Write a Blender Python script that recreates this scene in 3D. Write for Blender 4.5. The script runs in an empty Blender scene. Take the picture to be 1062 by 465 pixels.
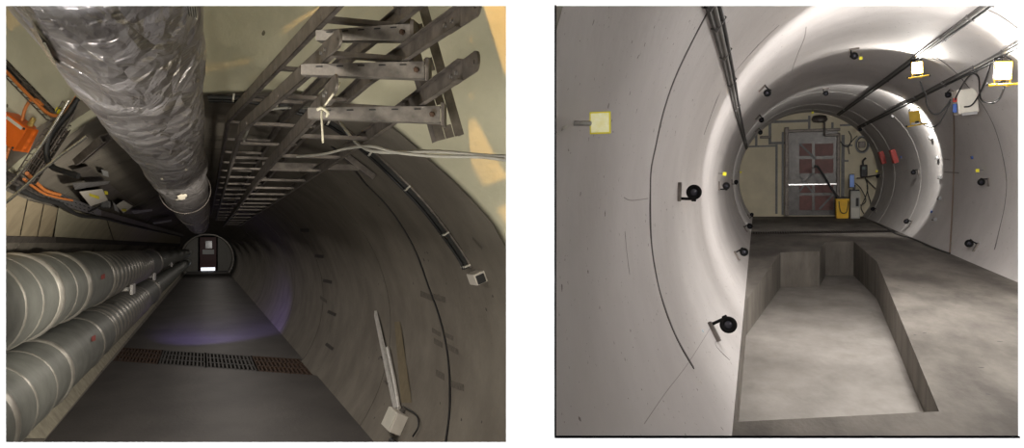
import bpy, bmesh, math, random
from mathutils import Vector as V, Matrix
random.seed(7)
PI = math.pi
S = bpy.context.scene
COL = S.collection
F, CX, CY = 800.0, 531.0, 232.5

# ------------------------------------------------------------------ frames
class Frame:
    """a tunnel's own axes: x to the right, y down the tunnel, z up"""
    def __init__(s, vx, vy):
        a = V(((vx-CX)/F, 1, -(vy-CY)/F)).normalized()
        r = a.cross(V((0, 0, 1))).normalized(); u = r.cross(a)
        s.r, s.a, s.u = r, a, u
        s.M = Matrix((r, a, u)).transposed().to_4x4()
    def ray(s, px, py):
        d = V(((px-CX)/F, 1, -(py-CY)/F)); k = d.dot(s.a)
        return V((d.dot(s.r)/k, 1, d.dot(s.u)/k))
    def on_y(s, px, py, y): return s.ray(px, py)*y
    def on_z(s, px, py, z):
        d = s.ray(px, py); return d*(z/d.z)
    def on_x(s, px, py, x):
        d = s.ray(px, py); return d*(x/d.x)
    def cyl(s, px, py, off=0.0):
        d = s.ray(px, py); R = s.R-off
        A = d.x**2+d.z**2; B = -2*(d.x*s.cx+d.z*s.cz); C_ = s.cx**2+s.cz**2-R*R
        t = (-B+math.sqrt(max(0, B*B-4*A*C_)))/(2*A)
        return d*t
    def nrm(s, p): return V((s.cx-p.x, 0, s.cz-p.z)).normalized()
LF = Frame(215, 257); LF.cx, LF.cz, LF.R, LF.H = 0.0, -0.92, 2.0, 2.07
RF = Frame(785, 178); RF.cx, RF.cz, RF.R, RF.H = 1.5, -0.22, 2.05, 1.46
HW = lambda x: 5.7-0.62*x                                  # left tunnel's slanted head wall
HN = V((-0.62, -1, 0)).normalized(); HE = V((1, -0.62, 0)).normalized()
def on_hw(px, py, off=0.0):
    d = LF.ray(px, py); t = 5.7/(1+0.62*d.x); return d*t+HN*off
def lsurf(px, py, off=0.0):
    c = LF.cyl(px, py, off)
    return c if c.y > HW(c.x) else on_hw(px, py, off)
END_L, END_R = 73.0, 26.2

# ------------------------------------------------------------------ materials
MATS = {}
def mat(name, c, rough=0.6, metal=0.0, var=0.0, scale=6.0, c2=None, bump=0.0, bscale=40.0, emit=None, alpha=None, stretch=None):
    if name in MATS: return MATS[name]
    m = bpy.data.materials.new(name); m.use_nodes = True; nt = m.node_tree; N = nt.nodes; Lk = nt.links
    b = N['Principled BSDF']; b.inputs['Roughness'].default_value = rough; b.inputs['Metallic'].default_value = metal
    tc = N.new('ShaderNodeTexCoord'); vec = tc.outputs['Object']
    if stretch:
        mp = N.new('ShaderNodeMapping'); mp.inputs['Scale'].default_value = stretch
        Lk.new(vec, mp.inputs['Vector']); vec = mp.outputs['Vector']
    n = N.new('ShaderNodeTexNoise'); n.inputs['Scale'].default_value = scale; n.inputs['Detail'].default_value = 6; n.inputs['Roughness'].default_value = .62
    Lk.new(vec, n.inputs['Vector'])
    r = N.new('ShaderNodeValToRGB'); v = var
    a = [max(0, x*(1-v)) for x in c]; bb = [min(1, x*(1+v)) for x in c] if c2 is None else c2
    r.color_ramp.elements[0].position = .36; r.color_ramp.elements[1].position = .66
    r.color_ramp.elements[0].color = (*a, 1); r.color_ramp.elements[1].color = (*bb, 1)
    Lk.new(n.outputs['Fac'], r.inputs['Fac']); Lk.new(r.outputs['Color'], b.inputs['Base Color'])
    if bump:
        n2 = N.new('ShaderNodeTexNoise'); n2.inputs['Scale'].default_value = bscale; n2.inputs['Detail'].default_value = 5
        Lk.new(vec, n2.inputs['Vector'])
        bp = N.new('ShaderNodeBump'); bp.inputs['Strength'].default_value = bump; bp.inputs['Distance'].default_value = .02
        Lk.new(n2.outputs['Fac'], bp.inputs['Height']); Lk.new(bp.outputs['Normal'], b.inputs['Normal'])
    if emit:
        b.inputs['Emission Color'].default_value = (*emit[:3], 1); b.inputs['Emission Strength'].default_value = emit[3]
    if alpha is not None: b.inputs['Alpha'].default_value = alpha
    MATS[name] = m; m['ramp'] = r.name; return m
def speckle(m, vscale, dark, thr=.12, amount=.55):
    """small pits and scuffs over a finished material"""
    nt = m.node_tree; N = nt.nodes; Lk = nt.links; b = N['Principled BSDF']
    src = b.inputs['Base Color'].links[0].from_socket
    tc = N['Texture Coordinate']
    vo = N.new('ShaderNodeTexVoronoi'); vo.inputs['Scale'].default_value = vscale; vo.inputs['Randomness'].default_value = 1
    n = N.new('ShaderNodeTexNoise'); n.inputs['Scale'].default_value = vscale*.8; n.inputs['Detail'].default_value = 4
    ad = N.new('ShaderNodeVectorMath'); ad.operation = 'MULTIPLY_ADD'; ad.inputs[1].default_value = (.09,)*3
    Lk.new(n.outputs['Color'], ad.inputs[0]); Lk.new(tc.outputs['Object'], ad.inputs[2]); Lk.new(tc.outputs['Object'], n.inputs['Vector'])
    Lk.new(ad.outputs[0], vo.inputs['Vector'])
    wn = N.new('ShaderNodeSeparateColor'); Lk.new(vo.outputs['Color'], wn.inputs[0])
    th = N.new('ShaderNodeMath'); th.operation = 'MULTIPLY'; th.inputs[1].default_value = thr; Lk.new(wn.outputs[0], th.inputs[0])
    lt = N.new('ShaderNodeMath'); lt.operation = 'LESS_THAN'; Lk.new(vo.outputs['Distance'], lt.inputs[0]); Lk.new(th.outputs[0], lt.inputs[1])
    pk = N.new('ShaderNodeMath'); pk.operation = 'GREATER_THAN'; pk.inputs[1].default_value = amount; Lk.new(wn.outputs[1], pk.inputs[0])
    mu = N.new('ShaderNodeMath'); mu.operation = 'MULTIPLY'; Lk.new(lt.outputs[0], mu.inputs[0]); Lk.new(pk.outputs[0], mu.inputs[1])
    mx = N.new('ShaderNodeMix'); mx.data_type = 'RGBA'; mx.inputs['B'].default_value = (*dark, 1)
    Lk.new(mu.outputs[0], mx.inputs['Factor']); Lk.new(src, mx.inputs['A']); Lk.new(mx.outputs['Result'], b.inputs['Base Color'])
    return m
white_paint = mat('white_paint', (.9, .9, .9), .9)
black_trim = mat('black_trim', (.0012, .0012, .0014), .9)
black_trim.node_tree.nodes['Principled BSDF'].inputs['Specular IOR Level'].default_value = 0
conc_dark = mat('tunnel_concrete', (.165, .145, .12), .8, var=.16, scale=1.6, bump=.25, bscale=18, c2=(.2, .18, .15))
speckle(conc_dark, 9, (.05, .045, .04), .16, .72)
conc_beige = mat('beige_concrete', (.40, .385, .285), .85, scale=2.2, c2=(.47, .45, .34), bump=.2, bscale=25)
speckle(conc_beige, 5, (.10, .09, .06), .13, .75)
floor_l = mat('tunnel_floor', (.055, .050, .047), .6, scale=1.0, c2=(.092, .084, .078), bump=.15, bscale=22, stretch=(1, .6, 1))
shell_white = mat('painted_shell', (.48, .458, .447), .7, scale=1.2, c2=(.55, .527, .515), bump=.15, bscale=14)
speckle(shell_white, 16, (.16, .14, .13), .17, .66)
speckle(shell_white, 34, (.20, .18, .165), .19, .7)
floor_r = mat('slab_concrete', (.062, .054, .046), .8, scale=1.9, c2=(.165, .15, .13), bump=.35, bscale=25, stretch=(1, .35, 1))
speckle(floor_r, 8, (.05, .045, .04), .18, .7)
floor_pit = mat('pit_floor_concrete', (.185, .172, .155), .75, scale=2.6, c2=(.285, .265, .242), bump=.2, bscale=20, stretch=(.9, .4, 1))
pit_wall = mat('pit_wall_concrete', (.115, .104, .087), .85, scale=2.0, c2=(.20, .18, .155), bump=.3, bscale=25, stretch=(1.6, 1.6, .6))
steel = mat('galvanised_steel', (.42, .41, .40), .42, .85, var=.25, scale=14, bump=.06)
steel_dark = mat('dull_steel', (.17, .15, .135), .5, .6, var=.3, scale=12, bump=.08)
steel_pale = mat('pale_steel', (.70, .68, .65), .45, .3, var=.12, scale=18)
chrome = mat('polished_tube', (.75, .72, .66), .25, .95, var=.1, scale=10)
duct_metal = mat('spiral_duct_metal', (.22, .225, .205), .5, .45, var=.18, scale=3.5, bump=.05)
duct_seam = mat('duct_seam_metal', (.40, .38, .34), .4, .6, var=.15, scale=9)
orange = mat('orange_enamel', (.78, .15, .012), .45, var=.08, scale=5)
orange_cable = mat('orange_sheath', (.52, .17, .04), .55, var=.1)
black_rub = mat('black_rubber', (.012, .012, .013), .5, var=.2)
dark_cable = mat('dark_cable', (.03, .03, .03), .55, var=.2)
white_cable = mat('white_cable', (.33, .32, .285), .55, var=.1)
pale_plast = mat('pale_plastic', (.62, .60, .53), .5, var=.06)
brass = mat('brass_gland', (.5, .36, .12), .35, .8, var=.1)
yellow = mat('yellow_plate', (.82, .72, .03), .5, var=.05)
yellow_glare = mat('yellow_glare_paint', (.95, .90, .42), .5, var=.03, scale=60, c2=(1, .97, .66))  # whitish yellow: the reflector's bright return put into the colour
yellow_enamel = mat('yellow_enamel', (.80, .52, .03), .4, var=.08)
red_paint = mat('red_paint', (.45, .025, .015), .45, var=.1)
red_stick = mat('red_sticker', (.28, .04, .03), .6, var=.1)
blue_stick = mat('blue_target', (.03, .09, .35), .5, var=.05)
dark_mark = mat('dark_plate', (.045, .038, .032), .7, var=.3, scale=30)
stain = mat('grey_stain', (.10, .087, .072), .85, var=.25, scale=30)
ochre = mat('ochre_streak', (.17, .138, .085), .85, var=.15, scale=8)
beige_pan = mat('beige_panel', (.42, .385, .28), .75, var=.12, scale=2.5, bump=.05)
tan_pan = mat('tan_panel', (.33, .27, .18), .8, var=.12, scale=4)
tape_grey = mat('grey_tape', (.20, .20, .20), .6, .1, var=.2, scale=20)
bulk_beige = mat('bulkhead_beige', (.72, .655, .49), .8, var=.07, scale=2)
door_mar = mat('maroon_panel', (.17, .055, .045), .5, var=.2, scale=5)
door_sheet = mat('taped_sheet', (.085, .078, .072), .35, .2, var=.3, scale=7, bump=.3, bscale=10)
door_red = mat('dark_red_door', (.09, .02, .018), .5, var=.2)
paper = mat('white_paper', (.7, .7, .68), .7)
glow_gap = mat('daylight_gap', (.8, .85, .9), .4, emit=(.85, .92, 1.0, 1.6))
bulb_m = mat('lamp_glass', (1, 1, 1), .3, emit=(1.0, .96, .88, 26))
screen_m = mat('screen_glow', (.02, .05, .15), .3, emit=(.10, .22, .55, .25))
cab_grey = mat('cabinet_grey', (.42, .42, .38), .5, var=.05)
bin_yel = mat('yellow_plastic', (.95, .55, .012), .45, var=.06)
off_box = mat('cream_enamel', (.62, .58, .52), .5, var=.05)
rust = mat('rusty_iron', (.085, .05, .033), .8, .3, var=.4, scale=20)
iron = mat('grey_iron', (.085, .08, .076), .7, .4, var=.25, scale=20)
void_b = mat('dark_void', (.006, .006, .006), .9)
gray_led = mat('grey_sensor', (.33, .33, .33), .5, var=.1)
def foil_material():
    m = mat('crumpled_foil', (.30, .275, .27), .32, .7, var=.25, scale=4, c2=(.50, .475, .485))
    nt = m.node_tree; N = nt.nodes; Lk = nt.links; b = N['Principled BSDF']; tc = N['Texture Coordinate']
    mp = N.new('ShaderNodeMapping'); mp.inputs['Scale'].default_value = (1.6, .8, 1.6); Lk.new(tc.outputs['Object'], mp.inputs[0])
    n = N.new('ShaderNodeTexNoise'); n.inputs['Scale'].default_value = 4.5; n.inputs['Detail'].default_value = 3.5; n.inputs['Roughness'].default_value = .55; n.inputs['Distortion'].default_value = .7
    Lk.new(mp.outputs[0], n.inputs['Vector'])
    vo = N.new('ShaderNodeTexVoronoi'); vo.feature = 'DISTANCE_TO_EDGE'; vo.inputs['Scale'].default_value = 6; Lk.new(mp.outputs[0], vo.inputs['Vector'])
    ad = N.new('ShaderNodeMath'); ad.operation = 'MULTIPLY_ADD'; ad.inputs[1].default_value = .75; Lk.new(vo.outputs['Distance'], ad.inputs[0]); Lk.new(n.outputs['Fac'], ad.inputs[2])
    bp = N.new('ShaderNodeBump'); bp.inputs['Strength'].default_value = 1.0; bp.inputs['Distance'].default_value = .11
    Lk.new(ad.outputs[0], bp.inputs['Height']); Lk.new(bp.outputs['Normal'], b.inputs['Normal'])
    return m
foil = foil_material()

# ------------------------------------------------------------------ mesh builder
class MB:
    def __init__(s): s.v, s.f, s.sm = [], [], []
    def add(s, vs, fs, smooth=False):
        o = len(s.v); s.v += [V(p) for p in vs]
        for f in fs: s.f.append([i+o for i in f]); s.sm.append(smooth)
        return s
    def box(s, c, d, X=V((1, 0, 0)), Y=V((0, 1, 0)), Z=V((0, 0, 1)), bev=0.0):
        c = V(c); hx, hy, hz = d[0]/2, d[1]/2, d[2]/2
        if bev <= 0:
            vs = [c+X*(a*hx)+Y*(b*hy)+Z*(e*hz) for e in (-1, 1) for b in (-1, 1) for a in (-1, 1)]
            return s.add(vs, [(0, 2, 3, 1), (4, 5, 7, 6), (0, 1, 5, 4), (2, 6, 7, 3), (0, 4, 6, 2), (1, 3, 7, 5)])
        bm = bmesh.new(); bmesh.ops.create_cube(bm, size=1)
        for v in bm.verts: v.co = V((v.co.x*d[0], v.co.y*d[1], v.co.z*d[2]))
        bmesh.ops.bevel(bm, geom=bm.edges[:], offset=bev, segments=2, affect='EDGES', profile=.6)
        bm.verts.index_update()
        s.add([c+X*v.co.x+Y*v.co.y+Z*v.co.z for v in bm.verts], [[v.index for v in f.verts] for f in bm.faces]); bm.free(); return s
    def rings(s, rings, caps=True, smooth=True, closed=False):
        n = len(rings[0]); vs = [p for r in rings for p in r]; fs = []
        for i in range(len(rings)-1):
            for j in range(n):
                k = (j+1) % n; fs.append((i*n+j, i*n+k, (i+1)*n+k, (i+1)*n+j))
        s.add(vs, fs, smooth)
        if caps: s.add(rings[0], [tuple(range(n))[::-1]]); s.add(rings[-1], [tuple(range(n))])
        return s
    def tube(s, pts, r, n=10, smooth_n=0, caps=True):
        pts = [V(p) for p in pts]
        if smooth_n: pts = spline(pts, smooth_n)
        rr = r if isinstance(r, (list, tuple)) else [r]*len(pts)
        ref = None; rings = []
        for i, p in enumerate(pts):
            t = (pts[min(i+1, len(pts)-1)]-pts[max(i-1, 0)]).normalized()
            if ref is None: ref = t.orthogonal().normalized()
            ref = (ref-t*ref.dot(t)).normalized(); b = t.cross(ref)
            rings.append([p+(ref*math.cos(a)+b*math.sin(a))*rr[i] for a in [2*PI*k/n for k in range(n)]])
        return s.rings(rings, caps)
    def sweep(s, pts, nrms, w, h, base=0.0):
        """flat bar of width w, height h laid along pts over a surface with normals nrms"""
        rings = []
        for i, p in enumerate(pts):
            t = (pts[min(i+1, len(pts)-1)]-pts[max(i-1, 0)]).normalized(); nn = nrms[i]; b = t.cross(nn).normalized()
            rings.append([p+b*(-w/2)+nn*base, p+b*(w/2)+nn*base, p+b*(w/2)+nn*(base+h), p+b*(-w/2)+nn*(base+h)])
        return s.rings(rings, True, False)
    def prism(s, poly, up, base=None):
        n = len(poly); poly = [V(p) for p in poly]; top = [p+V(up) for p in poly]
        s.add(poly+top, [tuple(range(n))[::-1], tuple(range(n, 2*n))]+[(i, (i+1) % n, n+(i+1) % n, n+i) for i in range(n)]); return s
    def lathe(s, prof, o, ax, n=24, smooth=True, caps=True):
        o = V(o); ax = V(ax).normalized(); e = ax.orthogonal().normalized(); g = ax.cross(e)
        return s.rings([[o+ax*h+(e*math.cos(2*PI*k/n)+g*math.sin(2*PI*k/n))*r for k in range(n)] for r, h in prof], caps, smooth)
    def patch(s, quad, surf, dr, thick, n=8, m=2):
        """a sheet that follows surf between four photo corners; quad a,b,c,d round the outline"""
        a, b, c, d = [V((*q, 0)) for q in quad]; G = []; B = []
        for i in range(n+1):
            for j in range(m+1):
                p = (a*(1-i/n)+b*(i/n))*(1-j/m)+(d*(1-i/n)+c*(i/n))*(j/m)
                G.append(surf(p.x, p.y, dr)); B.append(surf(p.x, p.y, dr-thick))
        K = len(G); q = lambda i, j: i*(m+1)+j; fs = []
        for i in range(n):
            for j in range(m):
                f = (q(i, j), q(i+1, j), q(i+1, j+1), q(i, j+1)); fs += [f, tuple(k+K for k in f[::-1])]
        ed = [q(i, 0) for i in range(n)]+[q(n, j) for j in range(m)]+[q(i, m) for i in range(n, 0, -1)]+[q(0, j) for j in range(m, 0, -1)]
        for i in range(len(ed)):
            x, y = ed[i], ed[(i+1) % len(ed)]; fs.append((x, x+K, y+K, y))
        return s.add(G+B, fs)
    def build(s, name, m, parent=None, fr=None, base=None, kind=None):
        """link as one object; vertices are in the frame's (or the parent's item) axes"""
        me = bpy.data.meshes.new(name)
        bs = V(base) if base is not None else V((0, 0, 0))
        if parent is not None and parent.name in BASES: bs = BASES[parent.name]['base']
        me.from_pydata([p-bs for p in s.v], [], s.f)
        me.polygons.foreach_set('use_smooth', s.sm); me.materials.append(m)
        bm = bmesh.new(); bm.from_mesh(me); bmesh.ops.recalc_face_normals(bm, faces=bm.faces[:]); bm.to_mesh(me); bm.free()
        o = bpy.data.objects.new(name, me); COL.objects.link(o)
        if parent is not None:
            o.parent = parent
            if parent.name in BASES: BASES[o.name] = BASES[parent.name]
        elif fr is not None:
            o.matrix_world = fr.M @ Matrix.Translation(bs); BASES[o.name] = {'base': bs}
        if kind: o['kind'] = kind
        return o
BASES = {}
def spline(p, k):
    out = []
    for i in range(len(p)-1):
        a, b, c, d = p[max(i-1, 0)], p[i], p[i+1], p[min(i+2, len(p)-1)]
        for j in range(k):
            t = j/k; out.append(.5*((2*b)+(c-a)*t+(2*a-5*b+4*c-d)*t*t+(3*b-a-3*c+d)*t**3))
    out.append(p[-1]); return out
def tag(o, label, cat, group=None):
    o['label'] = label; o['category'] = cat
    if group: o['group'] = group
    return o
def thing(name, label, cat, fr, base, rot=None, group=None):
    """Empty at the base of a thing.  rot None: parts are drawn in frame axes; else in item axes (columns X,Y,Z)"""
    o = bpy.data.objects.new(name, None); o.empty_display_size = .05; COL.objects.link(o)
    Mx = fr.M @ Matrix.Translation(V(base))
    if rot is not None: Mx = Mx @ Matrix(rot).transposed().to_4x4(); BASES[o.name] = {'base': V((0, 0, 0))}
    else: BASES[o.name] = {'base': V(base)}
    o.matrix_world = Mx
    return tag(o, label, cat, group)
def copy_tree(o, parent=None):
    c = o.copy(); COL.objects.link(c); c.parent = parent
    for ch in list(o.children): copy_tree(ch, c)
    return c
def place(o, fr, base, rot, scale=1.0):
    o.matrix_world = fr.M @ Matrix.Translation(V(base)) @ Matrix(rot).transposed().to_4x4() @ Matrix.Diagonal((scale, scale, scale, 1)); return o
def wall_rot(fr, p, spin=0.0):
    """item axes on the tunnel shell: z inward, y down the tunnel, x round the shell"""
    z = fr.nrm(p); y = V((0, 1, 0)); x = y.cross(z).normalized()
    c, s_ = math.cos(spin), math.sin(spin)
    return (x*c+y*s_, y*c-x*s_, z)
def one(name, m, fr, mb, label, cat, group=None):
    base = sum(mb.v, V((0, 0, 0)))/len(mb.v); return tag(mb.build(name, m, None, fr, base), label, cat, group)

# ================================================================== SETTING : front wall with the two openings
YW, TH = 1.2, .03
def wpt(px, py, y=YW): return V(((px-CX)/F*y, y, -(py-CY)/F*y))
OP = [(6, 6, 525, 459), (575, 6, 1056, 454)]
def front_wall():
    mb = MB(); X0, X1, Z0, Z1 = -3.2, 3.4, -2.2, 2.6
    xs = [X0]+[wpt(x, 0).x for o in OP for x in (o[0], o[2])]+[X1]
    def rect(x0, x1, z0, z1, y): return [V((x0, y, z0)), V((x1, y, z0)), V((x1, y, z1)), V((x0, y, z1))]
    def face(y, g):
        for i in range(5):
            a, b = xs[i], xs[i+1]
            if i > 0: a = a+(-g if i in (1, 3) else g)
            if i < 4: b = b+(-g if i+1 in (1, 3) else g)
            if i in (1, 3):
                o = OP[0 if i == 1 else 1]; zt, zb = wpt(0, o[1]).z+g, wpt(0, o[3]).z-g
                mb.add(rect(a, b, Z0, zb, y), [(0, 1, 2, 3)]); mb.add(rect(a, b, zt, Z1, y), [(0, 1, 2, 3)])
            else:
                mb.add(rect(a, b, Z0, Z1, y), [(0, 1, 2, 3)])
    face(YW, 0); face(YW+TH, .02)
    for o in OP:                                            # splayed reveals
        a = [wpt(o[0], o[3]), wpt(o[2], o[3]), wpt(o[2], o[1]), wpt(o[0], o[1])]
        sg = [(-1, -1), (1, -1), (1, 1), (-1, 1)]
        b = [p+V((.02*s[0], TH, .02*s[1])) for p, s in zip(a, sg)]
        mb.add(a+b, [(i, (i+1) % 4, 4+(i+1) % 4, 4+i) for i in range(4)])
    o_ = mb.build('wall_front', white_paint); o_['kind'] = 'structure'
front_wall()
t = MB(); w = 1.7/F*YW                                     # black edging of the right opening
o = OP[1]; a = wpt(o[0], o[1]); b = wpt(o[0], o[3]); c = wpt(o[2], o[3])
t.box(((a.x+w/2), YW-.002, (a.z+b.z)/2), (w, .006, a.z-b.z+.0))
t.box(((b.x+c.x)/2, YW-.002, b.z+w/2), (c.x-b.x, .006, w))
t.build('trim_1', black_trim, kind='structure')

# ================================================================== SETTING : left tunnel
def shell(fr, name, m, th0, th1, y0f, ye, n=96, thick=.12, ny=10):
    mb = MB(); inn, out = [], []
    for i in range(n+1):
        th = th0+(th1-th0)*i/n; y0 = y0f(th)
        ri, ro = [], []
        for j in range(ny+1):
            y = y0+(ye-y0)*(j/ny)**2
            ri.append(V((fr.cx+fr.R*math.cos(th), y, fr.cz+fr.R*math.sin(th))))
            ro.append(V((fr.cx+(fr.R+thick)*math.cos(th), y, fr.cz+(fr.R+thick)*math.sin(th))))
        inn.append(ri); out.append(ro)
    k = ny+1
    for G in (inn, out):
        mb.add([p for r in G for p in r], [(i*k+j, (i+1)*k+j, (i+1)*k+j+1, i*k+j+1) for i in range(n) for j in range(ny)], True)
    for j in (0, ny):
        mb.add([r[j] for r in inn]+[r[j] for r in out], [(i, i+1, n+1+i+1, n+1+i) for i in range(n)])
    return mb.build(name, m, None, fr, kind='structure')
def flo(fr): return math.asin((-fr.H-fr.cz)/fr.R)
PEDGE = [(520, 230), (490, 197), (455, 165), (425, 137), (390, 112), (345, 95), (300, 90), (258, 91), (216, 93)]
pe = []
for q in PEDGE:
    p = LF.cyl(*q); pe.append((math.atan2(p.z-LF.cz, p.x), p.y))
def portal(th):
    if th <= pe[0][0]: return pe[0][1]
    for i in range(len(pe)-1):
        if pe[i][0] <= th <= pe[i+1][0]:
            k = (th-pe[i][0])/(pe[i+1][0]-pe[i][0]); return pe[i][1]*(1-k)+pe[i+1][1]*k
    x = LF.R*math.cos(th); k = min(1, (th-pe[-1][0])/.5)
    return HW(x)*k+pe[-1][1]*(1-k) if th < PI*1.02 else 6.6
fl = flo(LF)
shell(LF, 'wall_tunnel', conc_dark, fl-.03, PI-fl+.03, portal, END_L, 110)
# head wall round the portal
mb = MB(); E0, E1 = [], []
N_ = 240
for i in range(N_+1):
    th = -.35+(PI+.75)*i/N_; y = portal(th)
    p = V(((LF.R-.012)*math.cos(th), y-.01, LF.cz+(LF.R-.012)*math.sin(th)))
    far = 2.6
    if math.cos(th) > 0: far = max(.12, min(2.6, (.50*y-p.x)/max(.05, math.cos(th))))
    d = V((math.cos(th), -.62*math.cos(th) if math.cos(th) < 0 else -.1*math.cos(th), math.sin(th)))
    E0.append(p); E1.append(p+d*far)
back = V((0, .15, 0)); k = N_+1
mb.add(E0+E1+[p+back for p in E0]+[p+back for p in E1],
       [(i, i+1, k+i+1, k+i) for i in range(N_)]+[(2*k+i, 2*k+i+1, 3*k+i+1, 3*k+i) for i in range(N_)]+[(k+i, k+i+1, 3*k+i+1, 3*k+i) for i in range(N_)]+[(i, i+1, 2*k+i+1, 2*k+i) for i in range(N_)])
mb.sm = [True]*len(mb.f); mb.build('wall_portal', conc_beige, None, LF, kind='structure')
# floor with a channel for the grates
gA, gB = LF.on_z(116, 374.5, -LF.H), LF.on_z(326, 389.5, -LF.H)
gC, gD = LF.on_z(127, 360.5, -LF.H), LF.on_z(311, 372.5, -LF.H)
def xline(p, q, x): return p+(q-p)*((x-p.x)/(q.x-p.x))
HWF = math.cos(fl)*LF.R+.02
a0, a1 = xline(gA, gB, -HWF), xline(gA, gB, HWF); b0, b1 = xline(gC, gD, -HWF), xline(gC, gD, HWF)
mb = MB(); z = -LF.H
mb.prism([V((-HWF, 5.0, z)), V((HWF, 5.0, z)), a1, a0], (0, 0, -.25))
mb.prism([b0, b1, V((HWF, END_L, z)), V((-HWF, END_L, z))], (0, 0, -.25))
mb.build('floor', floor_l, None, LF, kind='structure')
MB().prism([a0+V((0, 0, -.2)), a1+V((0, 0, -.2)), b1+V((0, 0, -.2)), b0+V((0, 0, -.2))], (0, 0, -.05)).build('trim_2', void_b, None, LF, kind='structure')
# end wall and its door
mb = MB()
mb.lathe([(2.15, 0), (2.15, .2)], (0, END_L, LF.cz), (0, 1, 0), 64, False); mb.build('wall_end', mat('end_wall_grey', (.30, .29, .26), .8, var=.08), None, LF, kind='structure')
d0, d1 = LF.on_y(206.5, 281.3, END_L), LF.on_y(225, 245.5, END_L)
dr = MB().box(((d0.x+d1.x)/2, END_L-.06, (-LF.H+d1.z)/2), (d1.x-d0.x, .1, d1.z+LF.H), bev=.02).build('door_1', door_red, None, LF, V(((d0.x+d1.x)/2, END_L, -LF.H)), 'structure')
f = MB(); wd = .12
for x in (d0.x, d1.x): f.box((x, END_L-.1, (-LF.H+d1.z)/2), (wd, .2, d1.z+LF.H))
f.box(((d0.x+d1.x)/2, END_L-.1, d1.z), (d1.x-d0.x+wd, .2, wd)); f.build('door_frame', black_trim, dr)
p0, p1 = LF.on_y(213, 258, END_L), LF.on_y(220, 250, END_L)
wf = MB().box(((p0.x+p1.x)/2, END_L-.13, (p0.z+p1.z)/2), (p1.x-p0.x, .04, p1.z-p0.z), bev=.01).build('door_window', mat('dim_glass', (.25, .25, .25), .2), dr)
p0, p1 = LF.on_y(210, 264, END_L), LF.on_y(222, 259, END_L)
MB().box(((p0.x+p1.x)/2, END_L-.13, (p0.z+p1.z)/2), (p1.x-p0.x, .04, p1.z-p0.z)).build('notice', paper, dr)
p0, p1 = LF.on_y(208.5, 281, END_L), LF.on_y(223, 277.5, END_L)
MB().box(((p0.x+p1.x)/2, END_L-.13, (p0.z+p1.z)/2), (p1.x-p0.x, .04, p1.z-p0.z)).build('bottom_gap_glow', glow_gap, dr)  # glowing strip stands in for daylight through the gap under the door
# chamber above and beside the portal, out of the picture
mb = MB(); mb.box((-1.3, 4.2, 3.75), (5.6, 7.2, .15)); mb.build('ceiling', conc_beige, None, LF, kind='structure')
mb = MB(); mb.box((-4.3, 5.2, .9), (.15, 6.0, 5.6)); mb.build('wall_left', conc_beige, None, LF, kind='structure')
# cast joints on the vault (dark grooves)
def joint(fr, pts, r, name, m):
    P = spline([fr.cyl(*q, 0) for q in pts], 5); Nn = [fr.nrm(p) for p in P]
    MB().sweep(P, Nn, r*2, r*.8, -r*.3).build(name, m, None, fr, kind='structure')
joint(LF, [(345, 152), (365, 172), (380, 191), (399, 210), (418, 236), (432, 262), (444, 295), (455, 325), (462, 352), (466, 380), (467, 420), (464, 450), (459, 480)], .017, 'trim_3', black_rub)
def ring(fr, y, r, name, m, t0=None, t1=None):
    f0 = flo(fr); t0 = f0 if t0 is None else t0; t1 = PI-f0 if t1 is None else t1
    P = [V((fr.cx+fr.R*math.cos(t0+(t1-t0)*i/72), y, fr.cz+fr.R*math.sin(t0+(t1-t0)*i/72))) for i in range(73)]
    MB().sweep(P, [fr.nrm(p) for p in P], r*2, r*.6, -r*.2).build(name, m, None, fr, kind='structure')
joint_l = mat('cast_joint', (.10, .09, .075), .9)
ring(LF, LF.cyl(405, 330).y, .008, 'trim_4', joint_l); ring(LF, LF.cyl(333, 330).y, .012, 'trim_5', joint_l)
ring(LF, LF.cyl(306, 290).y, .010, 'trim_6', joint_l); ring(LF, LF.cyl(275, 290).y, .014, 'trim_7', joint_l)

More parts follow.
